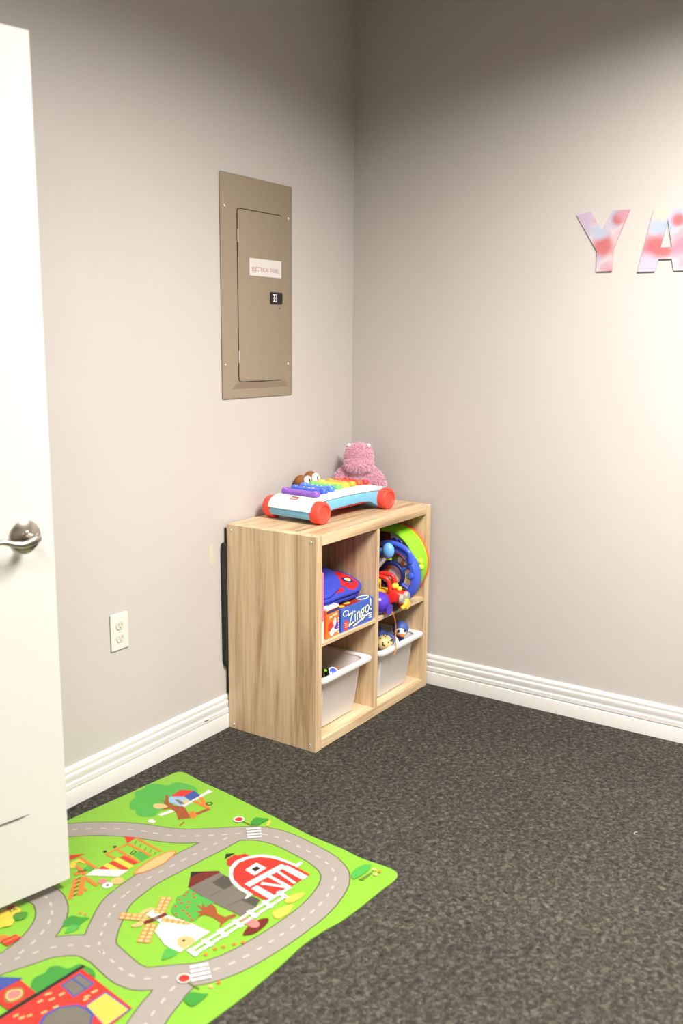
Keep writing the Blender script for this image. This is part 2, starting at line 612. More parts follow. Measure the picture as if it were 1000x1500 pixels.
for z in (1.749, 1.3395):
    bm = bmesh.new()
    tube(bm, [(dx0 - 0.001, -0.0085, z - PCZ - 0.022), (dx0 - 0.001, -0.0085, z - PCZ + 0.022)], 0.0028, 8)
    obj('hinge', bm, M_SCREW, pdoor, smooth=40)
bm = bmesh.new()
prism(bm, rrect(-0.5602 - PCX, -0.4916 - PCX, 1.5276 - PCZ, 1.569 - PCZ, 0.004), -0.014, -0.0085, 'xz', 0.0015)
latch = obj('latch', bm, M_INK, pdoor, smooth=30)
bm = bmesh.new()
lx, lz = -0.5602 - PCX, 1.5276 - PCZ
for a, b, c, d in ((0.012, 0.026, 0.031, 0.034), (0.012, 0.026, 0.007, 0.010), (0.0165, 0.0215, 0.010, 0.031), (0.0125, 0.0255, 0.018, 0.0225), (0.030, 0.033, 0.006, 0.035)):
    box(bm, lx + a, lx + b, -0.0144, -0.0139, lz + c, lz + d)
obj('latch_symbol', bm, M_WP, latch)
bm = bmesh.new()
box(bm, lx + 0.048, lx + 0.063, -0.0143, -0.0139, lz + 0.008, lz + 0.034)
obj('latch_recess', bm, mat('deep_black', (6, 6, 6), 0.5), latch)
bm = bmesh.new()
box(bm, -0.6745 - PCX, -0.4930 - PCX, -0.0092, -0.0086, 1.6208 - PCZ, 1.6800 - PCZ)
lab = obj('label', bm, M_LABEL, pdoor)
lab['label'] = 'white paper label reading ELECTRICAL PANEL'
bm = bmesh.new()
add_text(bm, 'ELECTRICAL PANEL', 0.0205, T(-0.5845 - PCX, -0.0094, 1.6435 - PCZ) @ STAND @ Matrix.Diagonal((0.86, 1.05, 1, 1)))
obj('lettering', bm, M_LBLTXT, lab)
bm = bmesh.new()
ell(bm, (-0.505 - PCX, -0.0086, 1.513 - PCZ), (0.0035, 0.0004, 0.0035), 10, 6)
obj('chip', bm, M_GAP, pdoor)

# ------------------------------------------------------------------ wall outlet and the pale patch
out = thing('wall_outlet', 'ivory duplex wall outlet plate low on the left wall', 'outlet', (-1.3265, 0, 0.4940))
bm = bmesh.new()
prism(bm, rrect(-0.0365, 0.0365, -0.0595, 0.0595, 0.003), -0.0060, -0.0002, 'xz', 0.003)
plate = obj('plate', bm, M_IVORY, out, smooth=30)
for s in (-1, 1):
    bm = bmesh.new()
    pts = [(0.0165 * math.cos(a), s * 0.0205 + max(-0.0135, min(0.0135, 0.0165 * math.sin(a)))) for a in [2 * math.pi * i / 32 for i in range(32)]]
    prism(bm, pts, -0.0085, -0.005, 'xz', 0.0006, 1)
    r = obj('receptacle', bm, mat('cream_plastic', (202, 198, 186), 0.35), out, smooth=30)
    bm = bmesh.new()
    for x, h in ((-0.006, 0.004), (0.006, 0.0048)):
        box(bm, x - 0.001, x + 0.001, -0.0088, -0.0082, s * 0.0205 + 0.002 - h + 0.002, s * 0.0205 + 0.002 + h)
    lathe(bm, [(0, 0.0003), (0.0022, 0.0003), (0.0022, 0)], 12, T(0, -0.0085, s * 0.0205 - 0.0075) @ RX(math.pi / 2))
    obj('slots', bm, mat('slot_shadow', (120, 112, 96), 0.6), r)
bm = bmesh.new()
lathe(bm, [(0, 0.0018), (0.0025, 0.0015), (0.003, 0)], 12, T(0, -0.006, 0) @ RX(math.pi / 2))
obj('screw', bm, M_IVORY, out)
bm = bmesh.new()
pts = spline([(-0.012, 0.034), (0.006, 0.034), (0.011, 0.010), (0.019, -0.010), (0.018, -0.032), (-0.014, -0.034), (-0.017, -0.010)], True, 4)
prism(bm, [(-0.8865 + a, 0.6605 + b) for a, b in pts], -0.0006, -0.0001, 'xz')
tag(obj('paint_patch', bm, mat('pale_yellow_filler', (195, 188, 173), 0.5, noise=0.04, nscale=80)), 'faint pale yellow patch on the left wall beside the shelf', 'wall patch')

# ------------------------------------------------------------------ cut-out letters on the right wall
def watercolor(name, blobs, seed):
    m = bpy.data.materials.new(name)
    m.use_nodes = True
    nt = m.node_tree
    b = nt.nodes['Principled BSDF']
    b.inputs['Roughness'].default_value = 0.6
    tc = nt.nodes.new('ShaderNodeTexCoord')
    mp = nt.nodes.new('ShaderNodeMapping')
    mp.inputs['Location'].default_value = (seed, seed * 0.7, 0.3)
    nt.links.new(tc.outputs['Object'], mp.inputs['Vector'])
    n = nt.nodes.new('ShaderNodeTexNoise')
    n.inputs['Scale'].default_value = 13
    n.inputs['Detail'].default_value = 1.5
    nt.links.new(mp.outputs['Vector'], n.inputs['Vector'])
    r = nt.nodes.new('ShaderNodeValToRGB')
    e = r.color_ramp.elements
    dim = lambda c: lin(tuple(v * 0.79 for v in c))
    e[0].position, e[0].color = 0.30, dim((196, 214, 236))
    e[1].position, e[1].color = 0.74, dim((238, 160, 182))
    for p, c in ((0.42, (226, 208, 232)), (0.5, (242, 226, 230)), (0.58, (242, 196, 208))):
        k = e.new(p)
        k.color = dim(c)
    nt.links.new(n.outputs['Fac'], r.inputs['Fac'])
    last = r.outputs['Color']
    for (y, z, rad, col) in blobs:
        d = nt.nodes.new('ShaderNodeVectorMath')
        d.operation = 'DISTANCE'
        d.inputs[1].default_value = (0, y, z)
        nt.links.new(tc.outputs['Object'], d.inputs[0])
        mr = nt.nodes.new('ShaderNodeMapRange')
        mr.interpolation_type = 'SMOOTHSTEP'
        mr.inputs[1].default_value = rad * 0.35
        mr.inputs[2].default_value = rad
        mr.inputs[3].default_value = 0.9
        mr.inputs[4].default_value = 0.0
        nt.links.new(d.outputs['Value'], mr.inputs[0])
        mx = nt.nodes.new('ShaderNodeMixRGB')
        mx.inputs[2].default_value = dim(col)
        nt.links.new(mr.outputs[0], mx.inputs[0])
        nt.links.new(last, mx.inputs[1])
        last = mx.outputs['Color']
    nt.links.new(last, b.inputs['Base Color'])
    return m
RB = (226, 112, 114)
def letter(name, label, pts, cy, cz, m, hole=None, tilt=0.0):
    """outline in (s = -y along the wall, z); face towards -x"""
    bm = bmesh.new()
    loops = [[(-s - cy, z - cz) for s, z in pts]]
    if hole:
        loops.append([(-s - cy, z - cz) for s, z in hole])
    flat = [p for l in loops for p in l]
    tris = tessellate_polygon([[Vector((p[0], p[1], 0)) for p in l] for l in loops])
    fr = [bm.verts.new((-0.0050, a, b)) for a, b in flat]
    bk = [bm.verts.new((-0.0012, a, b)) for a, b in flat]
    for t in tris:
        bm.faces.new([fr[i] for i in t])
        bm.faces.new([bk[i] for i in reversed(t)])
    k = 0
    for l in loops:
        n = len(l)
        for i in range(n):
            j = (i + 1) % n
            bm.faces.new((fr[k + i], fr[k + j], bk[k + j], bk[k + i]))
        k += n
    o = obj(name, bm, m)
    o.location = (-0.0015, cy, cz)
    o.rotation_euler = (0, 0, tilt)
    tag(o, label, 'letter', 'cut-out letters on the right wall')
    return o
yp = [(0.932, 1.8375), (0.985, 1.8455), (1.028, 1.776), (1.064, 1.8445), (1.121, 1.8435), (1.0720, 1.716), (1.0715, 1.6430), (1.0150, 1.6425), (1.0135, 1.712)]
letter('wall_letter', 'watercolour pink cut-out letter Y stuck on the right wall', yp, -1.03, 1.745,
       watercolor('watercolour_y', [(-0.005, -0.017, 0.052, RB), (-0.052, 0.07, 0.030, RB), (0.07, 0.075, 0.05, (226, 200, 228)), (0.012, 0.03, 0.04, (206, 220, 240)), (-0.075, 0.095, 0.045, (236, 168, 184))], 2.1), tilt=math.radians(-1.6))
ap = [(1.1580, 1.6370), (1.2010, 1.8385), (1.2900, 1.8365), (1.3380, 1.6370), (1.2790, 1.6370), (1.2700, 1.6760), (1.2270, 1.6760), (1.2170, 1.6370)]
hp = [(1.2390, 1.7120), (1.2480, 1.8000), (1.2560, 1.7120)]
hp = [(1.2300, 1.7140), (1.2490, 1.8030), (1.2680, 1.7140)]
letter('wall_letter', 'watercolour pink cut-out letter A stuck on the right wall', ap, -1.248, 1.7375,
       watercolor('watercolour_a', [(0.03, -0.02, 0.055, RB), (-0.035, 0.062, 0.030, RB), (0.0, -0.035, 0.03, (228, 124, 126)), (0.025, 0.085, 0.04, (240, 234, 206)), (0.035, 0.045, 0.035, (204, 220, 242)), (0.06, -0.075, 0.05, (222, 214, 236))], 5.3), hole=hp)

# ------------------------------------------------------------------ cube shelf
CX0, CX1, CYF, CYB, CH = -0.8245, -0.0335, -0.4040, -0.0160, 0.7602
SX, SY = (CX0 + CX1) / 2, (CYF + CYB) / 2
HW, HD = (CX1 - CX0) / 2, (CYB - CYF) / 2
TO = 0.036       # outer panels
DIVX = -0.0010   # middle of the divider
SHZ0, SHZ1 = 0.3705, 0.3840
shelf = thing('cube_shelf', 'light oak four-cube shelf standing in the corner on the carpet', 'shelf', (SX, SY, 0))
def bpart(name, m, x0, x1, y0, y1, z0, z1, bev=0.0012):
    bm = bmesh.new()
    box(bm, x0, x1, y0, y1, z0, z1, bev, 1)
    return obj(name, bm, m, shelf)
sl = bpart('side_panel', M_OAKV, -HW, -HW + TO, -HD, HD, 0, CH)
sr = bpart('side_panel', M_OAKV, HW - TO, HW, -HD, HD, 0, CH)
bpart('top_panel', M_OAKH, -HW + TO, HW - TO, -HD, HD, CH - TO, CH)
bpart('bottom_panel', M_OAKH, -HW + TO, HW - TO, -HD, HD, 0.002, TO)
bpart('divider', M_OAKV, DIVX - 0.009, DIVX + 0.009, -HD + 0.001, HD - 0.006, TO, CH - TO)
bpart('shelf_board', M_OAKH, -HW + TO, DIVX - 0.009, -HD + 0.001, HD - 0.006, SHZ0, SHZ1)
bpart('shelf_board', M_OAKH, DIVX + 0.009, HW - TO, -HD + 0.001, HD - 0.006, SHZ0, SHZ1)
bpart('back_panel', M_OAKV, -HW + TO, HW - TO, HD - 0.006, HD - 0.001, TO, CH - TO)
for y, z in ((-HD + 0.022, CH - 0.020), (HD - 0.020, CH - 0.022), (-HD + 0.022, 0.020), (HD - 0.022, 0.016)):
    bm = bmesh.new()
    lathe(bm, [(0.0018, 0.0002), (0.0022, 0.0011), (0.0050, 0.0011), (0.0056, 0)], 16, T(-HW, y, z) @ RY(-math.pi / 2))
    obj('bolt_cap', bm, M_SCREW, sl, smooth=50)

# black folded foam board wedged between shelf and wall
bm = bmesh.new()
pr = [(-0.8180, 0.127), (-0.8185, 0.225), (-0.835, 0.238), (-0.8405, 0.262), (-0.8415, 0.45), (-0.8425, 0.672), (-0.838, 0.690), (-0.829, 0.693), (-0.8200, 0.688), (-0.8185, 0.742), (-0.35, 0.742), (-0.35, 0.127)]
prism(bm, pr, -0.0148, -0.0012, 'xz', 0.003, 2)
tag(obj('foam_board', bm, M_BLACK, smooth=40), 'black foam board wedged upright between the shelf and the left wall', 'board')

# ------------------------------------------------------------------ toy xylophone on top
ZT = CH
xy = thing('toy_xylophone', 'rainbow toy xylophone with four red wheels on top of the shelf', 'toy xylophone', (-0.6365, -0.2855, ZT), math.atan2(-0.0238, 0.4065))
Y0X, Y1X = 0.012, 0.205
WR = 0.041
bm = bmesh.new()
under = [(-0.034, 0.018), (-0.040, 0.030), (-0.039, 0.046), (-0.026, 0.066), (0.02, 0.074), (0.12, 0.078), (0.22, 0.079), (0.33, 0.077), (0.41, 0.071), (0.440, 0.055), (0.446, 0.030), (0.440, 0.012),
         (0.375, 0.012), (0.352, 0.024), (0.325, 0.036), (0.27, 0.041), (0.18, 0.041), (0.09, 0.038), (0.05, 0.026), (0.03, 0.014)]
prism(bm, under, Y0X, Y1X, 'xz', 0.004, 2)
obj('base', bm, M_SKY, xy, smooth=40)
bm = bmesh.new()
topp = [(-0.043, 0.046), (-0.041, 0.058), (-0.026, 0.076), (0.0, 0.086), (0.05, 0.093), (0.12, 0.098), (0.2, 0.1), (0.3, 0.098), (0.37, 0.092), (0.42, 0.083), (0.447, 0.066), (0.450, 0.054),
        (0.440, 0.0555), (0.41, 0.0715), (0.33, 0.0775), (0.22, 0.0795), (0.12, 0.0785), (0.02, 0.0745), (-0.026, 0.0665), (-0.039, 0.0465)]
prism(bm, topp, Y0X - 0.003, Y1X + 0.003, 'xz', 0.003, 2)
deck = obj('deck', bm, M_WP, xy, smooth=40)
bm = bmesh.new()
box(bm, 0.07, 0.35, 0.03, 0.185, 0.030, 0.040, 0.003, 1)
obj('resonator', bm, M_RED, xy)
def deckz(s):
    pp = [(-0.026, 0.076), (0.0, 0.086), (0.05, 0.093), (0.12, 0.098), (0.2, 0.1), (0.3, 0.098), (0.37, 0.092), (0.42, 0.083)]
    for (a, za), (b, zb) in zip(pp[:-1], pp[1:]):
        if a <= s <= b:
            return za + (zb - za) * (s - a) / (b - a)
    return 0.08
keycol = [(132, 82, 186), (60, 96, 214), (74, 128, 226), (120, 208, 96), (250, 206, 66), (248, 164, 50), (240, 88, 50), (224, 52, 44)]
for i, c in enumerate(keycol):
    s = 0.030 + i * 0.0475
    ln = 0.172 - i * 0.0075
    yc = (Y0X + Y1X) / 2 + 0.002
    z = deckz(s) + 0.001
    sl_ = math.atan2(deckz(s + 0.01) - deckz(s - 0.01), 0.02)
    bm = bmesh.new()
    prism(bm, rrect(-0.0165, 0.0165, -ln / 2, ln / 2, 0.015, 5), 0.0, 0.014, 'xy', 0.005, 3)
    for e in (-1, 1):
        lathe(bm, [(0.0142, 0.0), (0.0142, 0.0145), (0.012, 0.0175), (0.007, 0.0175), (0.0055, 0.0150), (0, 0.0150)], 18, T(0, e * (ln / 2 - 0.016), 0))
    k = obj('key', bm, mat('key_colour_%d' % i, c, 0.3, noise=0.03), xy, smooth=45)
    k.location = (s, yc, z)
    k.rotation_euler = (0, -sl_, 0)
    k['label'] = ['purple', 'blue', 'light blue', 'green', 'yellow', 'amber', 'orange-red', 'red'][i] + ' key'
    if i in (1, 2, 3, 5):
        bm = bmesh.new()   # printed white notes
        for dy in (-0.02, 0.0, 0.022):
            ell(bm, (0, dy, 0.0143), (0.005, 0.004, 0.0004), 10, 4)
            box(bm, 0.004, 0.006, dy - 0.001, dy + 0.010, 0.0140, 0.0146)
        obj('note_print', bm, M_WP, k)
for s in (0.0, 0.407):
    for yy, sg in ((0.0, -1), (0.217, 1)):
        bm = bmesh.new()
        lathe(bm, [(0.0, -0.021), (0.036, -0.021), (0.041, -0.016), (0.0415, 0.0), (0.041, 0.015), (0.037, 0.021), (0.029, 0.0225), (0.026, 0.017), (0.0, 0.012)], 36)
        w = obj('wheel', bm, M_CORAL, xy, smooth=35)
        w.location = (s, yy, WR)
        w.rotation_euler = (math.pi / 2 * (1 if sg < 0 else -1), 0, 0)
    bm = bmesh.new()
    tube(bm, [(s, 0.0, WR), (s, 0.217, WR)], 0.006, 10)
    obj('axle', bm, M_GREY, xy, smooth=40)
bm = bmesh.new()
LM = T(-0.011, 0.108, 0.0832) @ RY(-0.37) @ RZ(-math.pi / 2)
for k in range(3):
    lathe(bm, [(0, 0.0006), (0.006, 0.0006), (0.0065, 0)], 14, LM @ T(-0.010 + 0.010 * k, 0.006, 0))
box(bm, -0.017, 0.017, -0.009, 0.007, 0, 0.0006, M=LM)
lg = obj('brand_badge', bm, M_RED, xy)
bm = bmesh.new()
box(bm, -0.013, 0.013, 0.000, 0.003, 0.0006, 0.0009, M=LM)
box(bm, -0.013, 0.013, -0.006, -0.003, 0.0006, 0.0009, M=LM)
obj('brand_print', bm, M_WP, lg)
bm = bmesh.new()   # pull-string ring by the far wheel
tube(bm, [(0.0 + 0.008 * math.cos(a), 0.24 , 0.006 + 0.006 * math.sin(a)) for a in [i * math.pi / 6 for i in range(12)]], 0.0018, 6, closed=True)
o = obj('pull_tab', bm, M_WP, xy)

# ------------------------------------------------------------------ pink plush in the corner
def remeshed(name, bm, voxel, m, parent, smooth_iter=6):
    o = obj(name, bm, m, parent)
    md = o.modifiers.new('remesh', 'REMESH')
    md.mode = 'VOXEL'
    md.voxel_size = voxel
    s = o.modifiers.new('smooth', 'SMOOTH')
    s.iterations = smooth_iter
    dg = bpy.context.evaluated_depsgraph_get()
    me = bpy.data.meshes.new_from_object(o.evaluated_get(dg))
    o.modifiers.clear()
    old = o.data
    o.data = me
    bpy.data.meshes.remove(old)
    for p in me.polygons:
        p.use_smooth = True
    return o
M_PINK = mat('pink_plush', (194, 142, 160), rough=0.95, noise=0.10, nscale=120, bump=0.5, bscale=260, spec=0.1)
M_PINKF = mat('pink_fur', (230, 186, 200), rough=0.9, noise=0.2, nscale=90, spec=0.1)
M_EARW = mat('cream_plush', (246, 232, 228), rough=0.95, noise=0.03, spec=0.1)
bear = thing('plush_bear', 'fuzzy pink plush animal sitting on the shelf in the corner', 'plush toy', (-0.113, -0.109, ZT), math.atan2(-0.5470, -0.8174) + math.pi / 2)
# local frame: -y towards the room, x to its side
bm = bmesh.new()
ell(bm, (0, 0.0, 0.070), (0.072, 0.062, 0.078))
ell(bm, (0, -0.004, 0.115), (0.064, 0.052, 0.050))
ell(bm, (0, -0.012, 0.180), (0.055, 0.052, 0.050))
ell(bm, (0, -0.034, 0.150), (0.056, 0.052, 0.035))
for s in (-1, 1):
    ell(bm, (s * 0.070, -0.012, 0.085), (0.030, 0.032, 0.062), M=RY(-s * 0.55))
    ell(bm, (s * 0.085, -0.012, 0.030), (0.030, 0.045, 0.029), M=RZ(s * 1.2))
    ell(bm, (s * 0.038, -0.006, 0.213), (0.014, 0.010, 0.013))
body = remeshed('body', bm, 0.0045, M_PINK, bear)
rng = random.Random(3)
bmf = bmesh.new()
me = body.data
polys = [p for p in me.polygons]
areas = [p.area for p in polys]
tot = sum(areas)
NF = 15000
for p in polys:
    k = p.area / tot * NF
    k = int(k) + (1 if rng.random() < k - int(k) else 0)
    vs_ = [me.vertices[i].co for i in p.vertices]
    for _ in range(k):
        w = [rng.random() for _ in vs_]
        sw = sum(w)
        c = Vector((0, 0, 0))
        for ww, v_ in zip(w, vs_):
            c += v_ * (ww / sw)
        nrm = p.normal
        rd = Vector((rng.uniform(-1, 1), rng.uniform(-1, 1), rng.uniform(-1.3, 0.5)))
        dr = (nrm * 0.75 + rd * 0.65).normalized()
        sd = dr.cross(Vector((rng.uniform(-1, 1), rng.uniform(-1, 1), rng.uniform(-1, 1)))).normalized() * 0.0011
        ln = rng.uniform(0.008, 0.016)
        if c.z < 0.012:
            continue
        a = bmf.verts.new(c - sd - nrm * 0.001)
        b_ = bmf.verts.new(c + sd - nrm * 0.001)
        t_ = bmf.verts.new(c + dr * ln + Vector((0, 0, -0.002)))
        bmf.faces.new((a, b_, t_))
fur = obj('fur', bmf, M_PINKF, bear, kind='stuff')
for s in (-1, 1):
    bm = bmesh.new()
    ell(bm, (s * 0.039, -0.014, 0.223), (0.0085, 0.006, 0.0075), M=RY(s * 0.3))
    obj('ear_lining', bm, M_EARW, bear, smooth=60)

# brown plush peeping out behind the xylophone
M_BRN = mat('brown_plush', (136, 78, 30), rough=0.8, noise=0.15, nscale=90, bump=0.3, bscale=300)
owl = thing('plush_toy', 'small brown plush with white eyes peeping from behind the xylophone', 'plush toy', (-0.382, -0.0440, ZT), math.radians(-14))
bm = bmesh.new()
ell(bm, (0, 0, 0.056), (0.042, 0.026, 0.056))
ell(bm, (-0.026, 0.004, 0.102), (0.028, 0.025, 0.026))
ell(bm, (0.022, 0.004, 0.112), (0.028, 0.025, 0.027))
remeshed('body', bm, 0.004, M_BRN, owl, 4)
for x, z in ((-0.010, 0.107), (0.030, 0.114)):
    bm = bmesh.new()
    ell(bm, (x, -0.017, z), (0.019, 0.010, 0.019))
    ew = obj('eye', bm, M_EARW, owl, smooth=60)
    bm = bmesh.new()
    ell(bm, (x + 0.003, -0.0268, z + 0.001), (0.0035, 0.0016, 0.0085))
    obj('pupil', bm, M_INK, ew, smooth=60)

# ------------------------------------------------------------------ upper left cube
SZ = SHZ1
XI0 = CX0 + TO          # inner face of the left side panel
XD0, XD1 = SX + DIVX - 0.009, SX + DIVX + 0.009
M_ZBLUE = mat('box_blue', (56, 92, 180), rough=0.4, noise=0.05, nscale=60)
M_ZRED = mat('box_top_red', (160, 42, 30), rough=0.4, noise=0.25, nscale=50)
M_ZTXT = mat('box_letter_cream', (232, 232, 172), rough=0.5)
M_BWHITE = mat('print_white', (238, 238, 236), rough=0.5)
# the game box: origin at its front left foot
gb = thing('game_box', 'blue board game box with cream Zingo! lettering beside the orange box', 'game box', (-0.6560, -0.3930, SZ), math.radians(-1.0))
GW, GD, GH = 0.207, 0.24, 0.088
bm = bmesh.new()
box(bm, 0, GW, 0, GD, 0, GH, 0.0012, 1)
gbo = obj('carton', bm, M_ZBLUE, gb)
bm = bmesh.new()
box(bm, 0.006, GW - 0.006, 0.004, GD - 0.006, GH - 0.0002, GH + 0.0005)
tp = obj('top_print', bm, M_ZRED, gb)
for x, y, r in ((0.03, 0.02, 0.014), (0.075, 0.03, 0.016), (0.11, 0.05, 0.012), (0.05, 0.08, 0.02), (0.10, 0.10, 0.02)):
    bm = bmesh.new()
    ell(bm, (x, y, GH + 0.0007), (r, r * 0.8, 0.0006), 14, 4)
    obj('counter_print', bm, mat('print_yellow', (240, 196, 80), 0.5), tp)
bm = bmesh.new()
box(bm, 0.135, 0.20, 0.002, 0.05, GH + 0.0003, GH + 0.0009)
obj('brand_patch', bm, M_ZBLUE, tp)
bm = bmesh.new()
for r0, r1 in ((0.030, 0.026),):
    n = 28
    a_ = [(0.168 + r0 * math.cos(2 * math.pi * i / n), 0.022 + r0 * 0.55 * math.sin(2 * math.pi * i / n), GH + 0.0012) for i in range(n)]
    tube(bm, a_, 0.0016, 6, closed=True)
obj('brand_ring', bm, M_BWHITE, tp)
bm = bmesh.new()
add_text(bm, 'Zingo!', 0.066, T(0.118, -0.0006, 0.047) @ STAND @ RZ(0.20) @ Matrix.Diagonal((0.92, 1, 1, 1)), shear=0.12)
zt = obj('title_lettering', bm, M_ZTXT, gbo)
zt['label'] = 'cream Zingo! lettering'
bm = bmesh.new()
add_text(bm, 'Zingo!', 0.066, T(0.1205, -0.0003, 0.0450) @ STAND @ RZ(0.20) @ Matrix.Diagonal((0.97, 1.06, 1, 1)), shear=0.12)
obj('title_shadow', bm, M_NAVY, gbo)
bm = bmesh.new()
box(bm, -0.052, 0.052, -0.0005, 0, -0.003, 0.003, M=T(0.128, 0, 0.0195) @ RY(-0.24))
for k in range(3):
    box(bm, 0.178, 0.199, -0.0005, 0, 0.012 + k * 0.008, 0.0155 + k * 0.008)
obj('small_print', bm, M_BWHITE, gbo)
bm = bmesh.new()
ell(bm, (0.029, -0.0002, 0.066), (0.019, 0.0006, 0.0115), 24, 6)
pb = obj('publisher_badge', bm, M_BWHITE, gbo)
bm = bmesh.new()
ell(bm, (0.029, -0.0006, 0.066), (0.0155, 0.0006, 0.0085), 24, 6)
box(bm, 0.017, 0.041, -0.0013, -0.0009, 0.0645, 0.0680)
obj('badge_field', bm, M_ZBLUE, pb)
bm = bmesh.new()
ell(bm, (0.031, -0.0002, 0.022), (0.0165, 0.0006, 0.0195), 24, 6)
rb = obj('red_seal', bm, M_RED, gbo)
bm = bmesh.new()
for k in range(3):
    box(bm, 0.022, 0.040, -0.0011, -0.0007, 0.014 + k * 0.007, 0.0165 + k * 0.007)
obj('seal_print', bm, mat('print_pink', (246, 196, 190), 0.5), rb)

# orange card game box standing at its left
ob = thing('game_box', 'small orange game box with printed round figures beside the blue box', 'game box', (-0.7440, -0.3930, SZ), math.radians(2.0))
M_OB = mat('box_orange', (238, 108, 34), rough=0.45, noise=0.06, nscale=50)
OW, OD, OH = 0.078, 0.20, 0.102
bm = bmesh.new()
box(bm, 0, OW, 0, OD, 0, OH, 0.001, 1)
obc = obj('carton', bm, M_OB, ob)
bm = bmesh.new()
box(bm, 0.0005, OW - 0.0005, 0.001, OD - 0.001, OH, OH + 0.007)
obj('lid', bm, M_BWHITE, ob)
bm = bmesh.new()
box(bm, 0.0, OW, -0.0008, 0.0, OH - 0.012, OH - 0.002)
obj('lid_edge', bm, M_NAVY, ob)
for x, z, rx, rz_, m_ in ((0.024, 0.040, 0.017, 0.018, M_RED), (0.034, 0.022, 0.016, 0.017, M_BWHITE), (0.052, 0.050, 0.009, 0.017, M_BWHITE), (0.063, 0.034, 0.012, 0.015, M_PURPLE), (0.060, 0.018, 0.010, 0.007, M_BWHITE)):
    bm = bmesh.new()
    ell(bm, (x, -0.0002, z), (rx, 0.0009, rz_), 18, 6)
    obj('figure_print', bm, m_, obc)
bm = bmesh.new()
for k, (a, b) in enumerate(((0.016, 0.034), (0.038, 0.066))):
    box(bm, a, b, -0.0006, 0, 0.070 + 0.004 * k, 0.078 + 0.004 * k)
obj('title_print', bm, mat('print_peach', (252, 200, 160), 0.5), obc)
bm = bmesh.new()
for k in range(6):
    box(bm, OW - 0.006, OW, -0.0006, 0, 0.006 + k * 0.010, 0.011 + k * 0.010)
obj('edge_print', bm, M_BWHITE, obc)

# picture book standing against the left panel
bk = thing('picture_book', 'thin upright picture book with pink spine against the shelf side', 'book', (XI0 + 0.001, -0.4010, SZ))
bm = bmesh.new()
box(bm, 0, 0.013, 0, 0.22, 0, 0.245, 0.0006, 1)
bko = obj('cover', bm, mat('book_pink', (226, 110, 150), 0.45, noise=0.08, nscale=40), bk)
bm = bmesh.new()
box(bm, 0.0002, 0.0128, -0.0006, 0.0, 0.0, 0.075)
obj('spine_print', bm, mat('book_pale_teal', (196, 216, 208), 0.45, noise=0.08, nscale=40), bko)
bm = bmesh.new()
box(bm, 0.0115, 0.0142, 0.003, 0.218, 0.004, 0.242)
obj('pages', bm, M_BWHITE, bk)

# folded blue and red fabric toys
M_FB = mat('fabric_blue', (58, 68, 172), rough=0.9, noise=0.10, nscale=60, bump=0.4, bscale=500, spec=0.15)
M_FR = mat('fabric_red', (206, 38, 40), rough=0.9, noise=0.10, nscale=60, bump=0.4, bscale=500, spec=0.15)
def pad(name, pts, z0, th, m, parent, M, mi=0, puff=0.006):
    bm = bmesh.new()
    prism(bm, spline(pts, True, 4), z0, z0 + th, 'xy', puff, 3, M=M)
    return obj(name, bm, m, parent, smooth=60)
fa = thing('fabric_pouch', 'blue and red soft fabric pouch lying on top of the game boxes', 'fabric toy', (-0.5905, -0.272, SZ + 0.131), 0)
FM = RZ(math.radians(-5)) @ RX(math.radians(15)) @ RY(math.radians(2))
base_pts = [(-0.165, -0.095), (-0.02, -0.105), (0.085, -0.095), (0.135, -0.060), (0.148, 0.0), (0.125, 0.055), (0.02, 0.09), (-0.15, 0.09)]
pad('lower_layer', [(a * 0.99, b * 0.98) for a, b in base_pts], -0.008, 0.018, M_FB, fa, FM)
pad('upper_layer', base_pts, 0.012, 0.016, M_FB, fa, FM)
pad('red_panel', [(0.040, -0.088), (0.088, -0.082), (0.122, -0.054), (0.130, 0.0), (0.110, 0.04), (0.055, 0.05), (0.035, 0.0)], 0.0255, 0.005, M_FR, fa, FM, puff=0.002)
pad('red_panel', [(-0.10, -0.083), (-0.03, -0.088), (0.012, -0.083), (0.004, -0.03), (-0.04, 0.0), (-0.10, -0.02)], 0.0255, 0.005, M_FR, fa, FM, puff=0.002)
bm = bmesh.new()
for k in range(6):
    a = 2 * math.pi * k / 6
    ell(bm, (0.092 + 0.015 * math.cos(a), -0.030 + 0.015 * math.sin(a), 0.0310), (0.010, 0.010, 0.0018), 10, 5, M=None)
bmesh.ops.transform(bm, matrix=FM, verts=bm.verts[:])
fl_ = obj('flower_patch', bm, M_NAVY, fa, smooth=60)
bm = bmesh.new()
ell(bm, (0.092, -0.030, 0.0325), (0.013, 0.013, 0.002), 14, 5)
bmesh.ops.transform(bm, matrix=FM, verts=bm.verts[:])
obj('flower_centre', bm, mat('felt_yellow', (240, 226, 130), 0.9), fl_, smooth=60)
bm = bmesh.new()
for cx_ in (-0.065, -0.035):
    tube(bm, [(cx_ + 0.009 * math.cos(a), -0.065 + 0.011 * math.sin(a), 0.0312) for a in [i * math.pi / 7 for i in range(14)]], 0.0026, 6, closed=True)
bmesh.ops.transform(bm, matrix=FM, verts=bm.verts[:])
obj('loop_stitching', bm, M_FB, fa, smooth=60)
f2 = thing('fabric_flap', 'rounded blue fabric flap with red centre folded over the pouch', 'fabric toy', (-0.648, -0.268, SZ + 0.172), 0)
FM2 = RZ(math.radians(14)) @ RX(math.radians(20)) @ RY(math.radians(-5))
pad('flap', [(-0.115, -0.080), (-0.02, -0.098), (0.055, -0.085), (0.105, -0.035), (0.112, 0.02), (0.06, 0.06), (-0.11, 0.06)], 0.0, 0.014, M_FB, f2, FM2)
pad('red_centre', [(-0.110, -0.015), (-0.03, -0.035), (0.02, -0.01), (0.03, 0.03), (-0.02, 0.055), (-0.10, 0.055)], 0.0125, 0.004, M_FR, f2, FM2, puff=0.002)

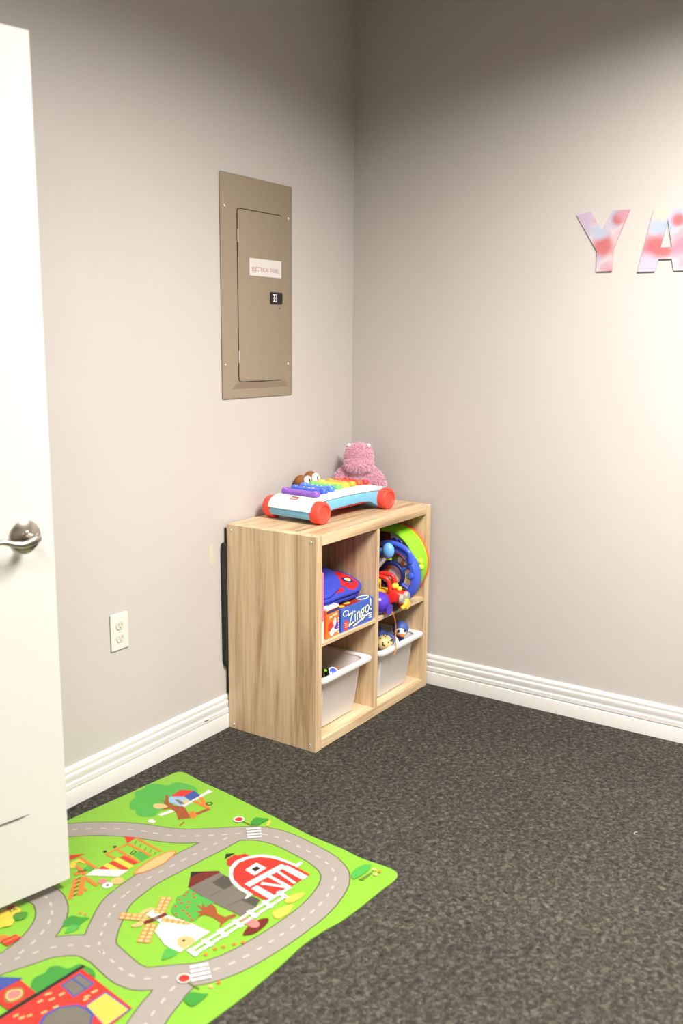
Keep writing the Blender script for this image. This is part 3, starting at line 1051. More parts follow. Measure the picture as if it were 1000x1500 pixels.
# ------------------------------------------------------------------ upper right cube
XR = CX1 - TO
def splotch(name, cols, scale):
    m = bpy.data.materials.new(name)
    m.use_nodes = True
    nt = m.node_tree
    b = nt.nodes['Principled BSDF']
    b.inputs['Roughness'].default_value = 0.35
    tc = nt.nodes.new('ShaderNodeTexCoord')
    v = nt.nodes.new('ShaderNodeTexVoronoi')
    v.inputs['Scale'].default_value = scale
    nt.links.new(tc.outputs['Object'], v.inputs['Vector'])
    sp = nt.nodes.new('ShaderNodeSeparateColor')
    nt.links.new(v.outputs['Color'], sp.inputs[0])
    r = nt.nodes.new('ShaderNodeValToRGB')
    r.color_ramp.interpolation = 'CONSTANT'
    e = r.color_ramp.elements
    n = len(cols)
    e[0].position, e[0].color = 0.0, lin(cols[0])
    e[1].position, e[1].color = 1.0 / n, lin(cols[1])
    for i in range(2, n):
        k = e.new(i / n)
        k.color = lin(cols[i])
    nt.links.new(sp.outputs[0], r.inputs['Fac'])
    nt.links.new(r.outputs['Color'], b.inputs['Base Color'])
    return m
M_PIC1 = splotch('toy_picture_dark', [(120, 40, 32), (150, 140, 132), (92, 34, 30), (176, 166, 160), (52, 46, 60), (140, 96, 84)], 26)
M_PIC2 = splotch('toy_picture_bright', [(214, 206, 196), (196, 110, 44), (176, 168, 200), (120, 150, 60), (232, 200, 90), (206, 200, 206), (150, 82, 40), (226, 220, 206)], 44)
AX = RY(math.pi / 2)      # lathe axis z -> x
dr = thing('activity_drum', 'round lime green toy drum standing on edge against the shelf side', 'toy drum', (-0.135, -0.283, SZ + 0.1475))
bm = bmesh.new()
lathe(bm, [(0.128, -0.050), (0.136, -0.054), (0.144, -0.050), (0.1475, -0.040), (0.1475, 0.035), (0.140, 0.042), (0.0, 0.042)], 56, AX)
obj('rim', bm, M_GREEN, dr, smooth=35)
bm = bmesh.new()
lathe(bm, [(0.0, -0.048), (0.129, -0.048), (0.129, -0.044), (0.0, -0.044)], 48, AX)
obj('printed_face', bm, M_PIC1, dr)
bm = bmesh.new()
lathe(bm, [(0.1465, 0.036), (0.1485, 0.040), (0.1475, 0.052), (0.13, 0.055), (0.0, 0.055)], 48, AX)
obj('back_band', bm, M_ORANGE, dr, smooth=35)
bm = bmesh.new()
for a_, b_ in ((0.0, 0.016), (0.016, 0.010), (-0.010, -0.006)):
    ell(bm, (-0.030 + a_ * 0.3, -0.150 + a_ * 0.5, 0.008 + b_), 0.0135, 14, 8)
obj('knob', bm, M_LIME, dr, smooth=60)
bm = bmesh.new()
for y_, z_, r_ in ((-0.062, 0.088, 0.016), (-0.045, 0.095, 0.012)):
    tube(bm, [(-0.0495, y_ + r_ * math.cos(a), z_ + r_ * 0.8 * math.sin(a)) for a in [i * math.pi / 8 for i in range(16)]], 0.005, 6, closed=True)
obj('ring_print', bm, M_NAVY, dr, smooth=60)

aw = thing('ring_toy', 'blue ring shaped activity toy leaning in front of the green drum', 'activity toy', (-0.212, -0.340, SZ + 0.1155))
def arc(r, a0, a1, x, n=24):
    return [(x, -r * math.cos(math.radians(a0 + (a1 - a0) * i / n)), r * math.sin(math.radians(a0 + (a1 - a0) * i / n))) for i in range(n + 1)]
bm = bmesh.new()
lathe(bm, [(0.086, -0.012), (0.092, -0.019), (0.106, -0.019), (0.114, -0.012), (0.1155, 0.0), (0.1155, 0.018), (0.086, 0.018), (0.086, -0.012)], 56, AX)
ring = obj('ring', bm, M_BLUE, aw, smooth=35)
bm = bmesh.new()
lathe(bm, [(0.0, -0.002), (0.088, -0.002), (0.088, 0.012), (0.0, 0.012)], 40, AX)
obj('picture_disc', bm, M_PIC2, aw)
bm = bmesh.new()
tube(bm, spline([(-0.016, -0.085, 0.060), (-0.018, -0.080, 0.098), (-0.018, -0.045, 0.120), (-0.018, 0.0, 0.128), (-0.018, 0.045, 0.122)], False, 6), [(0.010, 0.011)] * 25, 10)
obj('carry_handle', bm, M_BLUE, aw, smooth=60)
bm = bmesh.new()
tube(bm, arc(0.098, 48, 92, -0.0185), [(0.0035, 0.008)] * 25, 8)
obj('handle_slot', bm, mat('slot_maroon', (92, 22, 22), 0.5), ring, smooth=60)
bm = bmesh.new()
lathe(bm, [(0.040, -0.010), (0.044, -0.016), (0.052, -0.016), (0.056, -0.010), (0.056, 0.0), (0.040, 0.0), (0.040, -0.010)], 40, AX)
obj('inner_ring', bm, M_NAVY, aw, smooth=35)
for a0 in (80, 20, -40, 150, 215, 270):
    bm = bmesh.new()
    box(bm, -0.012, -0.002, -0.006, 0.006, 0.052, 0.090, 0.002, 1, M=RX(math.radians(a0 - 90)) )
    obj('spoke', bm, M_BLUE, aw)
bm = bmesh.new()
box(bm, -0.019, -0.008, -0.010, 0.010, 0.058, 0.080, 0.003, 2, M=RX(math.radians(80 - 90)))
obj('clip', bm, M_LIME, aw, smooth=40)
bm = bmesh.new()
lathe(bm, [(0.0, -0.028), (0.010, -0.026), (0.0125, -0.020), (0.013, -0.010)], 20, T(0, -0.090, 0.010) @ AX)
obj('button', bm, M_BLUE, aw, smooth=40)

tc_ = thing('toy_car', 'red toy car with yellow seats in front of the blue activity ring', 'toy car', (-0.277, -0.356, SZ), math.radians(-90 + 8))
# local x: forward (towards the room), y: sideways
bm = bmesh.new()
prism(bm, [(-0.085, 0.014), (0.070, 0.010), (0.076, 0.030), (0.066, 0.070), (0.030, 0.078), (0.016, 0.062), (-0.030, 0.058), (-0.050, 0.074), (-0.085, 0.072)], -0.036, 0.036, 'xz', 0.008, 3)
cb = obj('body', bm, M_RED, tc_, smooth=45)
for sg in (-1, 1):
    bm = bmesh.new()
    tube(bm, spline([(0.022, sg * 0.028, 0.072), (0.012, sg * 0.028, 0.112), (-0.008, sg * 0.028, 0.124), (-0.050, sg * 0.028, 0.120), (-0.072, sg * 0.028, 0.074)], False, 6), 0.0085, 10)
    obj('roll_bar', bm, M_RED, tc_, smooth=60)
bm = bmesh.new()
box(bm, -0.048, 0.004, -0.022, 0.022, 0.058, 0.072, 0.005, 2)
box(bm, -0.052, -0.036, -0.022, 0.022, 0.062, 0.105, 0.006, 2)
obj('seat', bm, M_YEL, tc_, smooth=45)
bm = bmesh.new()
ell(bm, (0.030, 0.0, 0.088), (0.013, 0.018, 0.012), 16, 10)
ell(bm, (0.048, 0.0, 0.079), (0.010, 0.014, 0.009), 14, 8)
obj('steering_hub', bm, M_YEL, tc_, smooth=60)
bm = bmesh.new()
ell(bm, (0.055, 0.020, 0.073), (0.012, 0.010, 0.008), 14, 8)
obj('bonnet_knob', bm, M_INK, tc_, smooth=60)
for yy in (-0.028, 0.018):
    bm = bmesh.new()
    lathe(bm, [(0, 0.010), (0.016, 0.009), (0.019, 0.003), (0.019, -0.004)], 22, T(0.074, yy - 0.012, 0.052) @ RY(math.pi / 2))
    obj('lamp', bm, M_GREY, tc_, smooth=40)
bm = bmesh.new()
lathe(bm, [(0, 0.014), (0.018, 0.012), (0.023, 0.004), (0.023, -0.004)], 24, T(0.076, -0.006, 0.024) @ RY(math.pi / 2))
obj('horn', bm, M_YEL, tc_, smooth=40)
for yy in (-0.032, 0.024):
    bm = bmesh.new()
    ell(bm, (0.076, yy, 0.018), (0.009, 0.011, 0.010), 14, 8)
    obj('bumper_knob', bm, M_YEL, tc_, smooth=60)
for xx in (-0.055, 0.045):
    for sg in (-1, 1):
        bm = bmesh.new()
        lathe(bm, [(0, -0.007), (0.016, -0.007), (0.018, -0.004), (0.018, 0.004), (0.016, 0.007), (0, 0.007)], 22, T(xx, sg * 0.040, 0.0182) @ RX(math.pi / 2))
        obj('wheel', bm, M_INK, tc_, smooth=40)

pp = thing('toy_rattle', 'glossy purple ball toy at the front of the upper shelf board', 'toy', (-0.374, -0.376, SZ))
bm = bmesh.new()
ell(bm, (0, 0, 0.0430), (0.0455, 0.040, 0.0425), 28, 18)
obj('ball', bm, M_PURPLE, pp, smooth=60)
bm = bmesh.new()
lathe(bm, [(0.0, 0.030), (0.012, 0.032), (0.018, 0.040), (0.022, 0.047), (0.019, 0.048), (0.010, 0.043), (0.0, 0.042)], 24, T(0.0, 0.0, 0.028) @ RX(math.radians(96)))
obj('cup', bm, M_PURPLE, pp, smooth=50)

ml = thing('toy_mallet', 'pale blue oval toy mallet with grey stick resting against the activity ring', 'toy mallet', (-0.272, -0.352, SZ + 0.222))
bm = bmesh.new()
ell(bm, (0, 0, 0), (0.020, 0.0245, 0.0315), 22, 14)
obj('head', bm, M_LBLUE, ml, smooth=60)
bm = bmesh.new()
tube(bm, [(-0.004, 0.004, -0.022), (-0.022, 0.040, -0.075), (-0.038, 0.075, -0.118)], [(0.007, 0.005)] * 3, 10)
obj('stick', bm, M_GREY, ml, smooth=60)
bm = bmesh.new()
ell(bm, (0.000, 0.034, -0.002), (0.010, 0.014, 0.010), 14, 8)
obj('peg', bm, mat('teal_blue_plastic', (40, 120, 190), 0.4), ml, smooth=60)

# ------------------------------------------------------------------ storage bins in the lower cubes
def translucent():
    m = bpy.data.materials.new('milky_polypropylene')
    m.use_nodes = True
    nt = m.node_tree
    b = nt.nodes['Principled BSDF']
    tc = nt.nodes.new('ShaderNodeTexCoord')
    n = nt.nodes.new('ShaderNodeTexNoise')
    n.inputs['Scale'].default_value = 9
    nt.links.new(tc.outputs['Object'], n.inputs['Vector'])
    r = nt.nodes.new('ShaderNodeValToRGB')
    r.color_ramp.elements[0].color = lin((248, 246, 243))
    r.color_ramp.elements[1].color = lin((248, 246, 243))
    nt.links.new(n.outputs['Fac'], r.inputs['Fac'])
    nt.links.new(r.outputs['Color'], b.inputs['Base Color'])
    b.inputs['Roughness'].default_value = 0.4
    tr = nt.nodes.new('ShaderNodeBsdfTranslucent')
    tr.inputs['Color'].default_value = lin((240, 236, 230))
    m1 = nt.nodes.new('ShaderNodeMixShader')
    m1.inputs[0].default_value = 0.22
    nt.links.new(b.outputs[0], m1.inputs[1])
    nt.links.new(tr.outputs[0], m1.inputs[2])
    tp_ = nt.nodes.new('ShaderNodeBsdfTransparent')
    tp_.inputs[0].default_value = (1, 0.99, 0.98, 1)
    m2 = nt.nodes.new('ShaderNodeMixShader')
    m2.inputs[0].default_value = 0.10
    nt.links.new(m1.outputs[0], m2.inputs[1])
    nt.links.new(tp_.outputs[0], m2.inputs[2])
    nt.links.new(m2.outputs[0], nt.nodes['Material Output'].inputs[0])
    return m
M_BIN = translucent()
BH = 0.206
def bin_(cx, yfront, label):
    t = thing('storage_bin', label, 'storage bin', (cx, yfront, TO + 0.0005), group='translucent bins in the lower cubes')
    # ring: (x half, y front, y back, z, corner radius), y measured from the rim's front edge
    rings = [(0.116, 0.062, 0.320, 0.0, 0.030), (0.126, 0.052, 0.330, 0.004, 0.036), (0.130, 0.048, 0.334, 0.012, 0.038), (0.148, 0.030, 0.345, BH - 0.014, 0.040),
             (0.150, 0.026, 0.346, BH - 0.010, 0.040)]
    def loft(bm, rs, cap0=True, cap1=False):
        prev = None
        for hx, y0, y1, z, r in rs:
            cur = [bm.verts.new((a, b, z)) for a, b in rrect(-hx, hx, y0, y1, r, 5)]
            if prev is None:
                if cap0:
                    bm.faces.new(cur)
            else:
                n = len(cur)
                for i in range(n):
                    j = (i + 1) % n
                    bm.faces.new((prev[i], prev[j], cur[j], cur[i]))
            prev = cur
        if cap1:
            bm.faces.new(prev)
    bm = bmesh.new()
    th = 0.0022
    inner = [(hx - th, y0 + th, y1 - th, z + (th if z < 0.003 else 0), max(r - th, 0.004)) for hx, y0, y1, z, r in rings]
    loft(bm, rings + [(inner[-1][0], inner[-1][1], inner[-1][2], BH - 0.010, inner[-1][4])] + list(reversed(inner)), True, True)
    obj('tub', bm, M_BIN, t, smooth=40)
    bm = bmesh.new()
    R0 = (0.1475, 0.0285, 0.3435, 0.038)
    R1 = (0.1700, 0.0, 0.352, 0.030)
    rim = [(R0[0], R0[1], R0[2], BH - 0.010, R0[3]), (R1[0] - 0.002, R1[1] + 0.002, R1[2] - 0.001, BH - 0.013, R1[3]), (R1[0], R1[1], R1[2], BH - 0.009, R1[3]), (R1[0], R1[1], R1[2], BH - 0.001, R1[3]),
           (R1[0] - 0.003, R1[1] + 0.003, R1[2] - 0.002, BH + 0.001, R1[3]), (R0[0] + 0.004, R0[1] - 0.004, R0[2] + 0.002, BH - 0.0005, R0[3]), (R0[0], R0[1], R0[2], BH - 0.003, R0[3]), (R0[0], R0[1], R0[2], BH - 0.010, R0[3])]
    loft(bm, rim, False, False)
    bmesh.ops.remove_doubles(bm, verts=bm.verts[:], dist=1e-5)
    obj('rim', bm, M_BIN, t, smooth=40)
    return t
BLX = (XI0 + XD0) / 2
BRX = (XD1 + XR) / 2
bin_(BLX, -0.402, 'milky white plastic bin holding an orange and a black toy')
bin_(BRX, -0.416, 'milky white plastic bin holding a toy penguin and a spotted ball')

FZ = TO + 0.003
def lump(name, label, cat, c, build, group=None, rz=0.0):
    t = thing(name, label, cat, c, rz, group)
    build(t)
    return t
# --- left bin contents
t = thing('toy_block', 'orange plastic toy standing in the bin beside the black toy', 'toy', (-0.548, -0.290, FZ), math.radians(25))
bm = bmesh.new()
prism(bm, spline([(-0.045, -0.026), (0.0, -0.036), (0.045, -0.026), (0.052, 0.018), (0.0, 0.034), (-0.050, 0.026)], True, 4), 0.0, 0.142, 'xy', 0.014, 3)
obj('body', bm, M_ORANGE, t, smooth=50)
bm = bmesh.new()
prism(bm, rrect(-0.030, 0.030, -0.014, 0.014, 0.008), 0.142, 0.158, 'xy', 0.004, 2)
obj('ridge', bm, M_ORANGE, t, smooth=50)
t = thing('toy_disc', 'small blue toy disc with white edge leaning on the orange toy', 'toy', (-0.596, -0.318, 0.205), 0)
bm = bmesh.new()
lathe(bm, [(0, -0.006), (0.020, -0.006), (0.022, 0), (0.020, 0.006), (0.015, 0.007), (0.013, 0.004), (0, 0.004)], 24, RZ(-0.5) @ RX(0.8))
obj('plate', bm, M_WP, t, smooth=40)
bm = bmesh.new()
lathe(bm, [(0, 0.0085), (0.012, 0.0078), (0.015, 0.0068)], 20, RZ(-0.5) @ RX(0.8))
obj('lens', bm, M_BLUE, t, smooth=60)
t = thing('toy_figure', 'tall black toy with a red strap standing in its bin', 'toy', (-0.655, -0.298, FZ), 0)
bm = bmesh.new()
ell(bm, (0, 0, 0.09), (0.036, 0.032, 0.090), 20, 14)
ell(bm, (-0.004, 0.004, 0.190), (0.026, 0.026, 0.034), 16, 10)
tube(bm, [(0.02, -0.01, 0.13), (0.036, -0.016, 0.155), (0.024, -0.014, 0.185)], [0.011, 0.010, 0.009], 10)
obj('body', bm, M_INK, t, smooth=60)
bm = bmesh.new()
tube(bm, [(0.026, -0.022, 0.115), (0.040, -0.016, 0.150), (0.038, -0.004, 0.178)], 0.0055, 8)
obj('red_strap', bm, M_RED, t, smooth=60)
bm = bmesh.new()
ell(bm, (0.010, -0.020, 0.188), (0.008, 0.007, 0.006), 10, 6)
obj('green_spot', bm, M_GREEN, t, smooth=60)
t = thing('toy_brick', 'pale green block seen through the wall of the bin with the black toy', 'toy block', (-0.520, -0.190, FZ), 0.4)
bm = bmesh.new()
box(bm, -0.035, 0.035, -0.025, 0.025, 0, 0.05, 0.004, 2)
for a in (-0.017, 0.017):
    lathe(bm, [(0, 0.058), (0.010, 0.058), (0.010, 0.05)], 14, T(a, 0, 0))
obj('brick', bm, mat('pale_green_plastic', (170, 205, 120), 0.4), t, smooth=40)
t = thing('toy_brick', 'salmon block seen through the wall of the bin with the black toy', 'toy block', (-0.640, -0.195, FZ), -0.2)
bm = bmesh.new()
box(bm, -0.035, 0.035, -0.025, 0.025, 0, 0.06, 0.004, 2)
for a in (-0.017, 0.017):
    lathe(bm, [(0, 0.068), (0.010, 0.068), (0.010, 0.06)], 14, T(a, 0, 0))
obj('brick', bm, mat('salmon_plastic', (226, 120, 100), 0.4), t, smooth=40)

# --- right bin contents
M_PENG = mat('penguin_blue', (62, 88, 160), rough=0.5, noise=0.06, nscale=90)
t = thing('toy_penguin', 'blue toy penguin head with white face and orange beak in the bin', 'toy penguin', (-0.163, -0.350, 0.150), math.radians(-45))
bm = bmesh.new()
ell(bm, (-0.004, 0.022, 0.050), (0.028, 0.030, 0.050), 22, 14)
ell(bm, (0, 0, 0.118), (0.0325, 0.0310, 0.0310), 24, 16)
pbdy = obj('body', bm, M_PENG, t, smooth=60)
bm = bmesh.new()
ell(bm, (-0.003, -0.0095, 0.112), (0.0265, 0.0250, 0.0240), 22, 14)
pf = obj('face', bm, M_WP, t, smooth=60)
bm = bmesh.new()
for sx_ in (-0.016, 0.010):
    ell(bm, (sx_, -0.0318, 0.117), (0.0055, 0.004, 0.0062), 12, 8)
obj('eyes', bm, M_INK, pf, smooth=60)
bm = bmesh.new()
ell(bm, (-0.003, -0.0335, 0.100), (0.0125, 0.013, 0.0075), 16, 10)
obj('beak', bm, M_ORANGE, t, smooth=60)
t = thing('toy_seal', 'rounded navy and white plush lying behind the spotted ball in the bin', 'toy', (-0.262, -0.300, 0.165), math.radians(-20))
bm = bmesh.new()
ell(bm, (-0.02, 0, 0.080), (0.072, 0.050, 0.048), 24, 16)
ell(bm, (0.020, -0.040, 0.075), (0.036, 0.032, 0.034), 20, 14)
obj('body', bm, M_PENG, t, smooth=60)
bm = bmesh.new()
ell(bm, (0.044, -0.052, 0.062), (0.022, 0.020, 0.030), 18, 12)
obj('belly', bm, M_WP, t, smooth=60)
t = thing('toy_ball', 'tan ball with dark spots at the front of the penguin bin', 'ball', (-0.293, -0.353, 0.205))
bm = bmesh.new()
ell(bm, (0, 0, 0.036), (0.040, 0.034, 0.034), 26, 18)
ballo = obj('shell', bm, mat('tan_plastic', (206, 176, 124), 0.5, noise=0.08), t, smooth=60)
bm = bmesh.new()
rr_ = random.Random(5)
for k in range(60):
    zc = rr_.uniform(-0.3, 1)
    ph = rr_.uniform(0, 2 * math.pi)
    h_ = math.sqrt(1 - zc * zc)
    ell(bm, (0.040 * h_ * math.cos(ph), 0.034 * h_ * math.sin(ph), 0.036 + 0.034 * zc), 0.0033, 8, 5)
obj('spots', bm, M_INK, ballo, smooth=60)
t = thing('toy_ball', 'pink ball seen through the wall of the penguin bin', 'ball', (-0.300, -0.318, FZ + 0.040))
bm = bmesh.new()
lathe(bm, [(0.043 * math.sin(math.pi * i / 16), -0.043 * math.cos(math.pi * i / 16)) for i in range(17)], 28, T(0, 0, 0.005))
lathe(bm, [(0.0434, -0.002), (0.0440, 0.0), (0.0434, 0.002)], 28, T(0, 0, 0.005))
obj('shell', bm, mat('pink_rubber', (240, 120, 120), 0.5), t, smooth=60)
t = thing('toy_brick', 'green toy brick seen through the wall of the penguin bin', 'toy block', (-0.185, -0.325, FZ + 0.085), 0.5)
bm = bmesh.new()
box(bm, -0.03, 0.03, -0.028, 0.028, 0, 0.04, 0.004, 2)
for a in (-0.016, 0.016):
    lathe(bm, [(0, 0.048), (0.010, 0.048), (0.010, 0.04)], 14, T(a, 0, 0))
obj('brick', bm, mat('mint_plastic', (120, 190, 120), 0.45), t, smooth=40)
t = thing('toy_basket', 'pale toy basket filling the base of the penguin bin', 'toy', (-0.205, -0.240, FZ))
bm = bmesh.new()
lathe(bm, [(0, 0), (0.06, 0), (0.072, 0.085), (0.070, 0.088), (0.058, 0.004), (0, 0.004)], 28)
obj('bowl', bm, mat('pale_yellow_plastic', (236, 220, 170), 0.45), t, smooth=40)
bm = bmesh.new()
tube(bm, [(0.071 * math.cos(a), 0, 0.086 + 0.03 * math.sin(a)) for a in [math.pi * i / 12 for i in range(13)]], 0.004, 8)
obj('handle', bm, M_RED, t, smooth=60)

# orange cord hanging from the upper toys into the bin
bm = bmesh.new()
cp = spline([(-0.322, -0.375, 0.3875), (-0.330, -0.402, 0.3880), (-0.3270, -0.4110, 0.376), (-0.306, -0.407, 0.348), (-0.287, -0.400, 0.315), (-0.288, -0.400, 0.275), (-0.305, -0.4125, 0.2465), (-0.3165, -0.4200, 0.236), (-0.327, -0.4195, 0.218)], False, 7)
n_ = len(cp)
for ph in (0.0, math.pi):
    tube(bm, [(p[0] + 0.0013 * math.cos(i * 0.9 + ph), p[1] + 0.0013 * math.sin(i * 0.9 + ph), p[2]) for i, p in enumerate(cp)], 0.0017, 6)
tag(obj('pull_cord', bm, mat('orange_cord', (206, 122, 52), 0.9, noise=0.3, nscale=400), smooth=60), 'twisted orange cord hanging from the upper shelf board into the bin', 'cord')

# ------------------------------------------------------------------ play mat
MAT_O = Vector((-1.19, -0.106, 0.0))
MAT_A = Vector((-0.9952274, 0.0975829, 0))
MAT_B = Vector((-0.0975829, -0.9952274, 0))
MAT_OUTLINE = [(523, 18), (419, 9), (326, 10), (229, 11), (135, 10), (38, 11), (9, 18), (0, 47), (8, 141), (8, 236), (13, 332), (20, 454), (29, 571), (30, 650), (26, 722), (28, 753), (30, 799), (21, 862), (20, 897), (30, 918), (55, 928), (111, 929), (201, 933), (282, 933), (330, 926), (377, 923), (420, 923), (475, 930), (526, 935), (639, 942), (719, 942), (757, 943)]
ROADS = [
    [(523, 18), (456, 62), (391, 126), (333, 209), (302, 278), (266, 338), (198, 407), (126, 479), (97, 554), (97, 645), (103, 713), (120, 766), (149, 802), (202, 831), (291, 853), (398, 858), (474, 855), (531, 849), (581, 838), (635, 814), (688, 767), (727, 732), (737, 706), (740, 678), (733, 611), (727, 575), (712, 550), (672, 512), (599, 458), (549, 440), (474, 428), (391, 430), (294, 434), (236, 437), (177, 437)],
    [(732, 588), (737, 548), (750, 523), (778, 495), (805, 478), (844, 465), (882, 452), (937, 441)],
    [(694, 206), (691, 280), (691, 307), (700, 333), (711, 355), (726, 375), (744, 393), (766, 409), (789, 422), (813, 433), (837, 440), (874, 449)],
    [(661, 796), (711, 806), (734, 815), (758, 823), (783, 832), (836, 855)],
]
